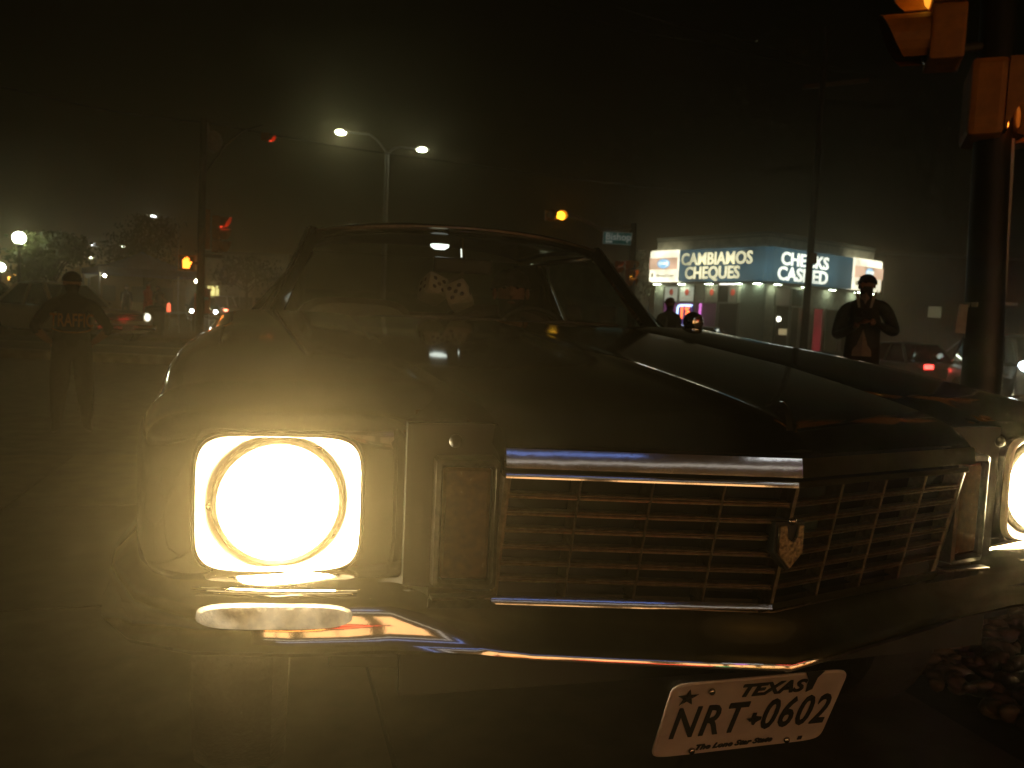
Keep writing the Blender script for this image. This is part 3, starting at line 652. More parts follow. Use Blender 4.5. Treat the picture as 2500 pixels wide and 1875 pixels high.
# shopfront under the left sign: posters over a purple window with neon
poster = mat('white_poster', (0.6, 0.6, 0.52), 0.5, em=(0.8, 0.85, 0.66), es=0.30)
poster_dim = mat('dim_poster', (0.3, 0.28, 0.2), 0.5, em=(0.5, 0.42, 0.28), es=0.06)
redm = mat('red_print', (0.6, 0.08, 0.05), 0.5, em=(1, 0.1, 0.05), es=0.16)
purple = mat('purple_lit_window', (0.2, 0.04, 0.2), 0.3, em=(0.42, 0.08, 0.36), es=0.36, vmap=(0.8, 0.45))
purple_dim = mat('dim_purple_window', (0.1, 0.03, 0.08), 0.3, em=(0.3, 0.08, 0.2), es=0.11, vmap=(0.8, 0.3))
dkwin = mat('dark_shop_window', (0.02, 0.03, 0.03), 0.12)
metalf = mat('shopfront_frame', (0.28, 0.28, 0.22), 0.4, metal=0.5)
def window(F, s0, s1, z0, z1, m, nm='window'):
    wn_ = fpart(nm, F, s0, s1, z0, z1, 0.0, 0.03, m)
    for a, b, c_, d in ((s0 - 0.05, s0, z0, z1), (s1, s1 + 0.05, z0, z1), (s0 - 0.05, s1 + 0.05, z1, z1 + 0.06), (s0 - 0.05, s1 + 0.05, z0 - 0.06, z0)):
        fpart('frame', F, a, b, c_, d, 0.0, 0.09, metalf, wn_)
    return wn_
u = LL / 270.0                               # metres per photo pixel along the left facade
def sL(px): return (px - 1592) * u
for a, b, m in ((1622, 1658, poster), (1662, 1699, poster), (1727, 1757, poster_dim), (1783, 1800, poster_dim)):
    w1 = window(FL, sL(a), sL(b), 3.02, 3.80, m, 'poster_window')
    O, e, n, L = FL; c = O + e * (sL(a) + sL(b)) * 0.5
    MB().loft([[c + e * (0.13 * math.cos(t)) + n * (0.04 + o) + Vector((0, 0, 3.50 + 0.17 * math.sin(t))) for t in [2 * math.pi * i / 14 for i in range(14)]] for o in (0, 0.015)]).build('poster_mark', redm, w1)
    fpart('poster_text', FL, sL(a) + 0.15, sL(b) - 0.15, 3.16, 3.22, 0.035, 0.045, faint if m is poster else metalf, w1)
window(FL, sL(1759), sL(1781), 3.02, 3.80, dkwin)
w1 = window(FL, sL(1622), sL(1656), 0.75, 2.92, purple)
MB().loft([[FL[0] + FL[1] * (sL(1641) + 0.2 * math.cos(t)) + FL[2] * (0.04 + o) + Vector((0, 0, 2.25 + 0.36 * math.sin(t))) for t in [2 * math.pi * i / 14 for i in range(14)]] for o in (0, 0.015)]).build('poster_figure', dkwin, w1)
w2 = window(FL, sL(1659), sL(1700), 0.75, 2.92, purple)
neon_b = glow('blue_white_neon', (0.42, 0.62, 1.0), 3.2); neon_r = glow('orange_red_neon', (1.0, 0.16, 0.03), 3.4); neon_p = glow('pink_neon', (0.9, 0.18, 0.8), 1.3)
def fp(F, s, z, o): return F[0] + F[1] * s + F[2] * o + Vector((0, 0, z))
ns = fpart('neon_sign', FL, sL(1660), sL(1699), 1.65, 2.85, 0.035, 0.06, mat('blue_neon_board', (0.03, 0.02, 0.12), 0.4, em=(0.06, 0.03, 0.4), es=0.3))
tb = [(1697, 2.80), (1668, 2.80), (1663, 2.76), (1661, 2.68), (1660, 1.86), (1661, 1.76), (1665, 1.70), (1696, 1.70)]
MB().tube([fp(FL, sL(a), z, 0.10) for a, z in tb], 0.055, 8).build('neon_tube', neon_b, ns, smooth=True)
ftext(FL, sL(1672), 2.38, 0.10, '1', 0.80, neon_r, ns, 0.045, 0.8, 'neon_digit'); ftext(FL, sL(1686), 2.50, 0.10, '%', 0.52, neon_r, ns, 0.02, 0.9, 'neon_digit')
w3 = window(FL, sL(1706), sL(1756), 0.75, 2.92, purple_dim)
MB().tube([fp(FL, sL(1717), 1.6, 0.10), fp(FL, sL(1718), 2.92, 0.10)], 0.06, 8).build('neon_tube', neon_p, w3, smooth=True)
window(FL, sL(1762), sL(1806), 0.4, 2.92, dkwin)
lt = fpart('soffit_light', FL, sL(1772), sL(1802), 3.86, 3.93, 0.3, 0.5, glow('lit_soffit_tube', (1.0, 0.97, 0.85), 2.6))
dl_m = glow('lit_soffit_downlight', (0.85, 1.0, 0.74), 24.0)
for F, L in ((FL, LL), (FR, LR)):
    for k in (0.06, 0.3, 0.55, 0.8, 0.96):
        fpart('soffit_downlight', F, L * k - 0.2, L * k + 0.2, ZS0 - 0.125, ZS0 - 0.102, 0.2, 0.36, dl_m)
fpart('corner_column', FL, sL(1812), LL + 0.05, 0, 3.92, 0.0, 0.12, trim)
# right facade: entrance door with a lit lamp inside, signs, red neon strips
v_ = LR / 260.0
def sR(px): return (px - 1862) * v_
window(FR, sR(1884), sR(1916), 2.95, 3.78, poster_dim, 'poster_window'); window(FR, sR(1919), sR(1945), 2.95, 3.78, dkwin)
dr = window(FR, sR(1886), sR(1915), 0.15, 2.88, dkwin, 'door')
MB().ball(fp(FR, sR(1893), 2.25, 0.06), 0.13, 10, 8).build('door_lamp', glow('lit_door_lamp', (1.0, 1.0, 0.8), 4.0), dr, smooth=True)
fpart('door_notice', FR, sR(1896), sR(1914), 1.48, 1.78, 0.035, 0.05, mat('cream_notice', (0.6, 0.5, 0.3), 0.5, em=(1.0, 0.8, 0.4), es=0.35), dr)
MB().tube([fp(FR, sR(1913), 1.1, 0.1), fp(FR, sR(1913), 1.5, 0.1)], 0.02, 6).build('handle', MT['steel'], dr)
window(FR, sR(1921), sR(1938), 0.4, 2.88, dkwin)
rn = window(FR, sR(1944), sR(1962), 0.4, 2.88, dkwin)
MB().tube([fp(FR, sR(1951), z, 0.12) for z in (2.62, 2.45, 2.30)], [0.07, 0.05, 0.08], 8).build('neon_tube', glow('red_neon', (1.0, 0.05, 0.06), 3.2), rn, smooth=True)
rn2 = window(FR, sR(1974), sR(1996), 0.7, 2.88, mat('red_lit_window', (0.2, 0.02, 0.03), 0.3, em=(0.6, 0.05, 0.07), es=0.30, vmap=(0.8, 0.3)))
window(FR, sR(2004), sR(2040), 0.7, 2.88, dkwin); window(FR, sR(2046), sR(2090), 0.7, 2.88, dkwin)
# dark pole standing in front of the store
dp = foot(1964, 26.0)
tp = thing('utility_pole', 'dark wooden utility pole standing in front of the check-cashing sign', 'pole', dp)
MB().tube([(0, 0, 0), (0.02, 0, 5.6), (0.03, 0, 11)], [0.12, 0.10, 0.08], 12).build('shaft', MT['wood'], tp, smooth=True)
for z in (9.3,): MB().box((0.4, -0.1, z), (1.9, 0.1, 0.12), (0, R(-4), R(-34))).build('crossarm', mat('pale_crossarm', (0.3, 0.22, 0.12), 0.8), tp)
MB().box((0.02, -0.18, 3.9), (0.22, 0.06, 0.34), bev=0.02).build('junction_box', mat('rusty_box', (0.2, 0.09, 0.03), 0.7), tp)

# ------------------------------------------------------------------ street lamps
def lamp_head(parent, at, dirv, L, m, drop=0.0):
    a = Vector(at); d = Vector(dirv).normalized(); b = a + d * L + Vector((0, 0, drop))
    mid = a + d * L * 0.45 + Vector((0, 0, drop * 0.75 + 0.12 * L * 0.5))
    MB().tube([a, a + (mid - a) * 0.5 + Vector((0, 0, 0.06 * L)), mid, b], [0.07, 0.06, 0.05, 0.045], 8).build('arm', MT['steel'], parent, smooth=True)
    hd = MB().loft([[b + d * t + d.cross(Vector((0, 0, 1))) * w_ * sx + Vector((0, 0, h * sz)) for sx, sz in ((-1, 0), (-.7, 1), (.7, 1), (1, 0))] for t, w_, h in ((-0.15, 0.06, 0.06), (0.05, 0.15, 0.13), (0.45, 0.17, 0.14), (0.68, 0.1, 0.08))]).build('lamp_head', MT['steel'], parent, smooth=True)
    c = b + d * 0.32 + Vector((0, 0, -0.01))
    MB().ball(c, 0.25, 14, 8, (1.0, 1.0, 0.45)).build('lens', m, hd, smooth=True)
def double_lamp(px_post, py_top, heads, depth, label, m, ms=None):
    base = foot(px_post, depth); top = P(px_post, py_top, depth)
    t = thing('street_lamp', label, 'street lamp', base, 0, 'twin-arm street lamps')
    h = top.z - base.z
    MB().tube([(0, 0, 0), (0, 0, h * 0.5), (0, 0, h)], [0.14, 0.11, 0.09], 10).build('post', MT['steel'], t, smooth=True)
    MB().lathe([(0.24, 0), (0.24, 0.12), (0.17, 0.3), (0.15, 0.45)], 14).build('base', MT['steel'], t, smooth=True)
    for i, (hx, hy) in enumerate(heads):
        q = P(hx, hy, depth) - base; a = Vector((0, 0, h - 0.05)); dv = Vector((q.x, q.y, 0))
        lamp_head(t, a, dv, max(0.3, dv.length - 0.32), ms[i] if ms else m, q.z - a.z)
    return t
double_lamp(932, 378, ((832, 323), (1030, 365)), 38.6, 'tall twin-arm street lamp with bright white heads rising behind the coupe roof', MT['lamp_lit'], (MT['lamp_lit'], glow('lit_street_lamp_far_side', (0.93, 1.0, 0.72), 22.0)))
double_lamp(432, 550, ((375, 528), (495, 543)), 76, 'smaller twin-arm street lamp beyond the blue tent roof', MT['lamp_dim'], (MT['lamp_dim'], glow('weak_lamp', (0.8, 0.9, 0.5), 2.0)))
def far_lamp(px, py, depth, label, m, r=0.16):
    base = foot(px, depth); q = P(px, py, depth) - base
    t = thing('street_lamp', label, 'street lamp', base, face_cam(base), 'single far street lamps')
    MB().tube([(0.5, 0, 0), (0.5, 0, q.z - 0.3), (0.35, 0, q.z + 0.1), (0.0, 0, q.z + 0.12)], [0.1, 0.08, 0.06, 0.05], 8).build('post', MT['steel'], t, smooth=True)
    MB().ball((0, 0, q.z), r, 12, 8, (1.2, 1.0, 0.55)).build('lens', m, t, smooth=True)
far_lamp(224, 597, 105, 'tiny bluish white far street lamp above the pale signboard at left', MT['lamp_dim'], 0.28)
far_lamp(300, 603, 120, 'tiny yellowish far street lamp left of the orange tree', MT['globe_lit'], 0.25)
far_lamp(222, 630, 130, 'dimmest far street lamp just above the blue tent at left', MT['globe_lit'], 0.22)
far_lamp(185, 643, 110, 'small orange sodium lamp beside the lit green tree', MT['sodium_lit'], 0.26)
far_lamp(563, 706, 62, 'bright white floodlight lamp low in front of the mural wall', MT['lamp_dim'], 0.26)
def globe_lamp(px, py, depth, label, r, m):
    base = foot(px, depth); q = P(px, py, depth) - base
    t = thing('globe_lamp', label, 'street lamp', base, 0, 'globe lamps at left')
    MB().tube([(0, 0, 0), (0, 0, q.z - r)], [0.07, 0.045], 10).build('post', MT['pole_paint'], t, smooth=True)
    MB().lathe([(0.05, q.z - r - 0.12), (0.12, q.z - r - 0.05), (0.10, q.z - r + 0.03)], 14).build('collar', MT['pole_paint'], t, smooth=True)
    MB().ball((0, 0, q.z), r, 18, 12).build('globe', m, t, smooth=True)
globe_lamp(47, 582, 30, 'large glowing globe lamp at the far left edge', 0.225, MT['globe_lit'])
globe_lamp(2, 653, 44, 'lower glowing globe lamp cut by the left edge of the picture', 0.24, MT['globe_lit'])
k = 0
LBL = ['lowest and leftmost orange light of the distant row', 'second orange light from the left in the distant row', 'third orange light of the rising distant row', 'pink-white bulb among the distant orange lights', 'lower orange light right under the pink-white bulb', 'orange light just right of the pink-white bulb', 'topmost orange light of the distant cluster', 'rightmost orange light of the distant cluster']
for px, py in ((22, 680), (36, 672), (45, 666), (58, 664), (57, 677), (66, 672), (73, 658), (77, 668)):
    p = P(px, py, 95); m = MT['lamp_dim'] if px == 58 else MT['sodium_lit']; r = 0.20 if px != 36 else 0.16
    base = foot(px, 95)
    t = thing('distant_light', LBL[k], 'light', base, 0, 'distant lights at far left'); k += 1
    MB().tube([(0, 0, 0), (0, 0, p.z - base.z)], 0.05, 6).build('post', MT['pole_paint'], t)
    MB().ball((0, 0, p.z - base.z), r, 10, 8).build('bulb', m, t, smooth=True)

# ------------------------------------------------------------------ traffic signals
def sig_head(parent, c, rz, lit=None, litm=None, scale=1.0, name='signal_head', body=None, horiz=False, n=3, tilt=0.0):
    """vehicle signal: housing, back plate, lenses and open visors; faces local -Y"""
    h = bpy.data.objects.new(name, None)
    q = Matrix.Translation(Vector(c)) @ Matrix.Rotation(rz, 4, 'Z') @ (Matrix.Rotation(R(90), 4, 'Y') if horiz else Matrix.Identity(4)) @ Matrix.Rotation(tilt, 4, 'X') @ Matrix.Scale(scale, 4)
    body = body or MT['sig_yellow']
    mb = MB()
    for k in range(n): mb.box((0, 0, (k - (n - 1) / 2) * 0.35), (0.34, 0.20, 0.338), bev=0.02)
    ho = mb.build(name, body, parent, smooth=False); ho.data.transform(q)
    for k in range(n):
        z = ((n - 1) / 2 - k) * 0.35
        le = MB().lathe([(0.15, -0.105), (0.13, -0.125), (0.08, -0.14), (0.002, -0.146)], 20, (0, 0, z), 'y').build('lens', litm if lit == k else MT['dark_lens'], ho, smooth=True); le.data.transform(q)
        L = []
        for t in [-0.78 + 1.56 * i / 16 for i in range(17)]:
            a = math.pi / 2 - t * math.pi
            dep = 0.30 - 0.16 * (abs(t) / 0.78) ** 1.5
            p = lambda r, y: Vector((r * math.cos(a), y, z + r * math.sin(a)))
            L.append([p(0.158, -0.10), p(0.166, -0.10), p(0.166, -0.10 - dep), p(0.158, -0.10 - dep)])
        vi = MB().loft(L).build('visor', body, ho, smooth=False); vi.data.transform(q)
    return ho
def ped_head(parent, c, rz, hand=True, scale=1.0, lit=True):
    q = Matrix.Translation(Vector(c)) @ Matrix.Rotation(rz, 4, 'Z') @ Matrix.Scale(scale, 4)
    ho = MB().box((0, 0.0, 0), (0.46, 0.20, 0.46), bev=0.04).build('pedestrian_signal', MT['sig_yellow'], parent); ho.data.transform(q)
    sc_ = MB().box((0, -0.108, 0), (0.40, 0.02, 0.40)).build('screen', MT['sig_black'], ho); sc_.data.transform(q)
    hd = [(-.10, -.16), (.07, -.16), (.10, -.06), (.15, .02), (.12, .05), (.075, .0), (.075, .13), (.045, .14), (.035, .03), (.025, .17), (-.01, .17), (-.015, .03), (-.035, .15), (-.065, .14), (-.06, .02), (-.085, .10), (-.11, .08), (-.105, -.02)]
    o = MB().prism(hd, -0.135, -0.120).build('hand_symbol', MT['orange_lit'] if lit else MT['dark_lens'], ho); o.data.transform(q)
    L = []
    vz = MB().loft([[Vector((x, y, z)) for x, y, z in ((-0.22, -0.10, 0.215), (0.22, -0.10, 0.215), (0.22, -0.30, 0.205), (-0.22, -0.30, 0.205))], [Vector((x, y, z)) for x, y, z in ((-0.22, -0.10, 0.225), (0.22, -0.10, 0.225), (0.22, -0.30, 0.215), (-0.22, -0.30, 0.215))]])
    for sx in (-1, 1): vz.loft([[Vector((sx * (0.22 + t), y, z)) for y, z in ((-0.10, 0.22), (-0.30, 0.21), (-0.10, -0.2))] for t in (0, 0.008)])
    vz = vz.build('visor', MT['sig_yellow'], ho); vz.data.transform(q)
    return ho
# left corner pole with signals (about 23 m away)
b = foot(488, 23.0)
t = thing('signal_pole', 'tall wooden pole with red traffic signals and a lit orange hand at left', 'signal pole', b)
topz = (P(503, 298, 23) - b).z
MB().tube([(0, 0, 0), (0, 0, topz * 0.5), (0.02, 0, topz)], [0.11, 0.10, 0.085], 12).build('shaft', MT['wood'], t, smooth=True)
L_ = lambda px, py, d=23.0: P(px, py, d) - b
fc = face_cam(b)
MB().tube([L_(499, 515), L_(497, 635)], 0.035, 8).build('conduit', MT['steel'], t, smooth=True)
MB().tube([L_(506, 300), L_(509, 345)], 0.04, 8).build('riser', MT['steel'], t, smooth=True)
MB().ball(L_(522, 345), 0.23, 14, 10, (1, 1, 1.25)).build('transformer', mat('pale_transformer', (0.42, 0.36, 0.27), 0.6, var=0.3), t, smooth=True)
MB().tube([L_(520, 362), L_(518, 372)], [0.09, 0.06], 10).build('photocell', MT['steel'], t)
sig_head(t, L_(530, 572), fc + R(72), 0, MT['red_lit'], 0.98)
MB().box(L_(522, 625), (0.5, 0.14, 0.10)).build('bracket', MT['pole_paint'], t)
MB().box(L_(506, 560), (0.16, 0.10, 1.1)).build('signal_mount', MT['sig_yellow'], t)
ped_head(t, L_(455, 642), fc + R(3), True, 0.95)
MB().box(L_(472, 642), (0.34, 0.08, 0.08)).build('bracket', MT['pole_paint'], t)
arm = [L_(497, 430), L_(545, 360), L_(590, 320), L_(640, 306)]
MB().tube(arm, [0.03, 0.028, 0.025, 0.022], 8).build('mast_arm', MT['pole_paint'], t, smooth=True)
sig_head(t, L_(648, 334), fc + R(150), None, None, 0.62, n=1)
sh_ = sig_head(t, L_(655, 338), fc + R(58), 0, MT['red_lit'], 0.55, n=1)
# far pole with the street-name sign and amber signals (about 26 m away)
b2 = foot(1543, 26.0); fc2 = face_cam(b2)
t2 = thing('signal_pole', 'pole carrying the green Bishop street-name sign and amber traffic signals', 'signal pole', b2)
L2 = lambda px, py, d=26.0: P(px, py, d) - b2
MB().tube([(0, 0, 0), L2(1546, 545)], [0.13, 0.10], 10).build('shaft', MT['pole_paint'], t2, smooth=True)
MB().tube([L2(1546, 560), L2(1470, 560), L2(1420, 535), L2(1385, 522)], [0.07, 0.06, 0.05, 0.045], 8).build('mast_arm', MT['steel'], t2, smooth=True)
sig_head(t2, L2(1355, 527), fc2 + R(18), 0, MT['amber_lit'], 0.95, n=2, horiz=True)
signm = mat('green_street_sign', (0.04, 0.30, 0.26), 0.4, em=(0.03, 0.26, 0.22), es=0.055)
c = L2(1507, 582); q = Matrix.Translation(c) @ Matrix.Rotation(fc2, 4, 'Z') @ Matrix.Rotation(R(1.5), 4, 'Y')
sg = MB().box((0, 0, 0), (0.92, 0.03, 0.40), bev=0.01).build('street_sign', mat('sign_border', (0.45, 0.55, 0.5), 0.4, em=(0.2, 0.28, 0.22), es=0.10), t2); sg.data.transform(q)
o = MB().box((0, -0.018, 0), (0.86, 0.012, 0.34)).build('sign_face', signm, sg); o.data.transform(q)
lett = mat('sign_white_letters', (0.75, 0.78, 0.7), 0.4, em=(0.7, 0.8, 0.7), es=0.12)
o = text_obj('sign_lettering', 'Bishop', 0.30, lett, sg, 0.004, 0.006, 0, 1.0, (0.03, -0.03, 0.04)); o.data.transform(q)
o = MB().box((-0.26, -0.028, -0.12), (0.22, 0.008, 0.06)).build('block_number', lett, sg); o.data.transform(q)
MB().box(L2(1530, 582), (0.5, 0.05, 0.05), (0, 0, fc2)).build('bracket', MT['steel'], t2)
sig_head(t2, L2(1537, 668), fc2 + R(55), 1, MT['amber_lit'], 0.78)
sig_head(t2, L2(1507, 652), fc2 + R(75), 0, mat('dim_red_lens', (0.3, 0.02, 0.01), 0.3, em=(1, 0.05, 0.02), es=0.5), 0.55, n=2)
# near right pole: dark shaft with two conduits, signal above and pedestrian signal box
b3 = foot(2400, 5.4); fc3 = face_cam(b3)
t3 = thing('signal_pole', 'thick dark pole with conduits at the right edge carrying yellow signal housings', 'signal pole', b3)
L3 = lambda px, py, d=5.4: P(px, py, d) - b3
e_ = Vector((0.02, 0, 0))
MB().tube([(0, 0, -0.1), L3(2398, 900), L3(2410, 600), L3(2435, 100), L3(2450, -250)], [0.125, 0.12, 0.115, 0.11, 0.105], 16).build('shaft', mat('black_pole_paint', (0.012, 0.016, 0.014), 0.45), t3, smooth=True)
MB().tube([L3(2372, 960), L3(2383, 780), L3(2400, 560), L3(2420, 350)], 0.020, 8).build('conduit', MT['steel'], t3, smooth=True)
MB().tube([L3(2436, 900, 5.35), L3(2446, 740, 5.35), L3(2458, 560, 5.35), L3(2470, 340, 5.35)], 0.020, 8).build('conduit', MT['steel'], t3, smooth=True)
MB().box(L3(2390, 745), (0.16, 0.12, 0.03)).build('clamp', MT['steel'], t3); MB().box(L3(2445, 742), (0.14, 0.12, 0.02)).build('clamp', MT['steel'], t3)
for px, py0, py1 in ((2350, 745, 812), (2372, 752, 830)):
    MB().box((L3(px, py0) + L3(px - 4, py1)) / 2, (0.055, 0.03, 0.19), (0, R(3), fc3)).build('notice_plate', mat('grey_notice', (0.5, 0.5, 0.42), 0.5), t3)
MB().box(L3(2368, 858), (0.08, 0.06, 0.09), bev=0.02).build('push_button', MT['sig_black'], t3)
# pedestrian signal seen from its back corner
ped_head(t3, L3(2400, 256), fc3 + R(97), True, 1.06)
MB().tube([L3(2475, 250), L3(2440, 255)], 0.03, 8).build('bracket', MT['sig_yellow'], t3)
MB().tube([L3(2412, 160), L3(2414, 182)], 0.022, 8).build('hub', MT['sig_yellow'], t3); MB().tube([L3(2392, 338), L3(2390, 352)], 0.022, 8).build('hub', MT['sig_yellow'], t3)
sig_head(t3, L3(2496, 300), fc3 + R(-30), None, None, 0.9, n=1)
sig_head(t3, L3(2318, -44, 5.2), fc3 - R(80), 1, glow('dim_amber_lens', (1.0, 0.40, 0.03), 1.2), 1.0)
MB().tube([L3(2330, 175), L3(2340, 140)], 0.02, 8).build('bracket', MT['steel'], t3); MB().tube([L3(2335, 120), L3(2430, 110)], 0.03, 8).build('bracket', MT['pole_paint'], t3)
# overhead cables
def cable(pts, r, label):
    P_ = [P(*p) for p in pts]; out = []
    for i in range(len(P_) - 1):
        for k in range(8):
            t_ = k / 8; out.append(P_[i].lerp(P_[i + 1], t_) - Vector((0, 0, 0.25 * math.sin(math.pi * t_))) * (0.3 if i else 0.5))
    out.append(P_[-1])
    base = thing('overhead_cable', label, 'cable', out[0], 0, 'overhead cables')
    MB().tube([p - out[0] for p in out], r, 6).build('strand', MT['wire'], base, smooth=True)
cable([(-60, 196, 14), (503, 299, 23), (1060, 390, 33), (1720, 472, 48)], 0.022, 'long cable sagging from upper left past the twin street lamp')
cable([(1380, -30, 20), (1780, 88, 25), (2150, 190, 31)], 0.018, 'upper of the thin cables crossing the dark sky at top right')
cable([(1330, 10, 22), (1700, 100, 27), (2070, 178, 33)], 0.018, 'lower of the thin cables crossing the dark sky at top right')

# ------------------------------------------------------------------ other vehicles
def make_car(name, label, px, depth, rz, paint, L=4.6, W=1.8, H=1.4, hood=0.30, deck=0.22, lights=None, tails=None, suv=False, group=None, grille=True, hh=0.62, z_off=0.0, tz=0.27):
    """local: front faces -Y, origin on the ground under the middle"""
    base = foot(px, depth); base.z += z_off
    t = thing(name, label, 'car', base, rz, group)
    hl, w_ = L / 2, W / 2; zb = 0.22; belt = H * (0.62 if not suv else 0.60)
    hoodz = belt - 0.03; fr_w = w_ * 0.93
    rings = []
    for y, k, z0, z1 in ((-hl, 0.90, 0.32, hh + 0.10), (-hl + 0.10, 0.96, 0.24, hoodz - 0.10), (-hl + 0.45, 1.0, 0.22, hoodz - 0.03), (-hl + hood * L, 1.0, 0.22, hoodz), (-hl + hood * L + 0.3, 1.0, 0.22, belt), (hl - deck * L, 1.0, 0.22, belt), (hl - 0.5, 0.99, 0.24, belt - 0.02), (hl - 0.10, 0.96, 0.28, belt - 0.06), (hl, 0.90, 0.36, belt - 0.14)):
        rings.append(superloop(0, (z0 + z1) / 2, w_ * k, (z1 - z0) / 2, 5, y, 32))
    MB().loft(rings).build('body', paint, t, smooth=True, sharp=45)
    y0, y1 = -hl + hood * L, hl - deck * L
    if suv: y1 = hl - 0.12
    cab = []
    ys = [(y0 - 0.05, belt - 0.02), (y0 + (H - belt) * 1.0, H - 0.03), ((y0 + y1) / 2, H), (y1 - (H - belt) * (0.9 if not suv else 0.35), H - 0.03), (y1 + 0.08, belt - 0.02)]
    MB().loft([[Vector((-w_ * 0.66, y, z)), Vector((-w_ * 0.60, y, z + 0.03)), Vector((0, y, z + 0.05)), Vector((w_ * 0.60, y, z + 0.03)), Vector((w_ * 0.66, y, z)), Vector((0, y, z - 0.04))] for y, z in ys[1:4]]).build('roof', paint, t, smooth=True, sharp=40)
    gl = lambda a, b, nm: MB().loft([[Vector((sx * w_ * ka, y, z)) for sx in (-1, 1)] for (y, z, ka) in (a, b)], False, False, closed=False).build(nm, MT['dark_glass'], t)
    gl((ys[0][0], belt - 0.02, 0.88), (ys[1][0], H - 0.02, 0.66), 'windshield'); gl((ys[4][0], belt - 0.02, 0.86), (ys[3][0], H - 0.02, 0.66), 'rear_window')
    for s in (-1, 1):
        a = [Vector((s * w_ * 0.9, ys[0][0], belt - 0.02)), Vector((s * w_ * 0.66, ys[1][0], H - 0.03)), Vector((s * w_ * 0.66, ys[3][0], H - 0.03)), Vector((s * w_ * 0.88, ys[4][0], belt - 0.02))]
        MB().add(a, [(0, 1, 2, 3)]).build('side_window', MT['dark_glass'], t)
        for i, j in ((0, 1), (3, 2)): MB().tube([a[i], a[j]], 0.045, 6).build('pillar', paint, t)
        MB().tube([a[0].lerp(a[3], 0.5), a[1].lerp(a[2], 0.5)], 0.05, 6).build('pillar', paint, t)
        MB().box((s * (w_ + 0.07), ys[0][0] + 0.35, belt + 0.05), (0.18, 0.09, 0.12), bev=0.03).build('side_mirror', MT['black'], t)
        for yw in (-hl + 0.82, hl - 0.95):
            c = (s * (w_ - 0.10), yw, 0.32)
            wh = MB().lathe([(0.19, -0.11), (0.30, -0.11), (0.325, -0.07), (0.325, 0.07), (0.30, 0.11), (0.19, 0.11)], 24, c, 'x').build('wheel', MT['rubber'], t, smooth=True)
            MB().lathe([(0.001, -0.10), (0.10, -0.112), (0.2, -0.10), (0.2, 0.10), (0.10, 0.112), (0.001, 0.10)], 20, c, 'x').build('rim', MT['dull_chrome'], wh, smooth=True)
        xl = s * w_ * 0.72
        MB().lathe([(0.10, 0.06), (0.10, -0.02), (0.06, -0.05), (0.002, -0.06)], 16, (xl, -hl + 0.02, hh), 'y').build('headlight', (lights or MT['clear_lens']), t, smooth=True)
        MB().box((s * w_ * 0.74, hl - 0.015, belt - tz), (w_ * 0.30, 0.06, 0.13), bev=0.02).build('tail_light', (tails or MT['dark_lens']), t)
    bm_ = MT['chrome'] if grille else paint
    MB().box((0, -hl - 0.03, 0.40), (W * 0.94, 0.14, 0.14), bev=0.04).build('bumper', bm_, t); MB().box((0, hl + 0.03, 0.42), (W * 0.94, 0.14, 0.14), bev=0.04).build('bumper', bm_, t)
    if grille: 
        g_ = MB().box((0, -hl - 0.005, hh - 0.01), (w_ * 1.1, 0.04, 0.16)).build('grille', MT['black'], t)
        for k in (-1, 0, 1): MB().box((0, -hl - 0.03, hh - 0.01 + k * 0.05), (w_ * 1.08, 0.02, 0.012)).build('grille_bar', MT['chrome'], g_)
    MB().box((0, hl + 0.105, 0.48), (0.31, 0.01, 0.15)).build('licence_plate', MT['plate'], t)
    MB().box((0, -hl - 0.105, 0.40), (0.31, 0.01, 0.15)).build('licence_plate', MT['plate'], t)
    return t
pw = lambda nm, c, r=0.3: mat(nm, c, r, coat=0.6, var=0.08)
FC = lambda px, d: face_cam(foot(px, d))
make_car('parked_car', 'cream classic car parked behind the person in the lettered shirt', 150, 21.3, FC(150, 21.3) + R(36), pw('cream_paint', (0.78, 0.74, 0.56)), 4.7, 1.85, 1.42, hood=0.34, hh=0.66, lights=glow('parked_side_lamp', (1.0, 0.95, 0.75), 2.0))
make_car('parked_car', 'dark parked car whose roof shows at the far left edge', -60, 24.0, FC(-60, 24) + R(70), pw('dark_green_paint', (0.02, 0.025, 0.02)), 4.7, 1.85, 1.55)
lt_c = MT['car_light']
make_car('oncoming_car', 'oncoming car with two bright white headlights on the far street at left', 497, 51.0, FC(497, 51), pw('dark_paint', (0.02, 0.02, 0.02)), 4.7, 1.85, 1.55, lights=glow('oncoming_headlight', (0.85, 0.95, 1.0), 60), hh=0.68)
make_car('white_suv', 'white vehicle with glowing red tail lights beyond the oncoming headlights', 556, 60.0, FC(556, 60) + R(160), pw('white_paint', (0.7, 0.68, 0.62)), 4.8, 1.9, 1.75, suv=True, tails=glow('bright_tail', (1.0, 0.16, 0.08), 14))
make_car('parked_car', 'dark low car in front of the purple shop window', 1712, 22.0, FC(1712, 22) + R(80), pw('black_paint2', (0.01, 0.01, 0.01)), 4.5, 1.8, 1.35, tails=MT['tail_lit'], z_off=0.0)
make_car('parked_car', 'silver car with one white headlight seen between photographer and pole', 2400, 30.0, FC(2400, 30) - R(48), pw('silver_paint', (0.42, 0.40, 0.34)), 4.6, 1.85, 1.62, suv=True, lights=glow('low_beam', (0.9, 0.97, 1.0), 22), hh=1.02, hood=0.28)
make_car('green_car', 'olive green classic car with red tail lights just above the hood line at right', 2215, 26.0, FC(2215, 26) + R(212), pw('olive_paint', (0.10, 0.16, 0.09)), 4.6, 1.8, 1.45, tails=MT['tail_lit'], tz=0.10)
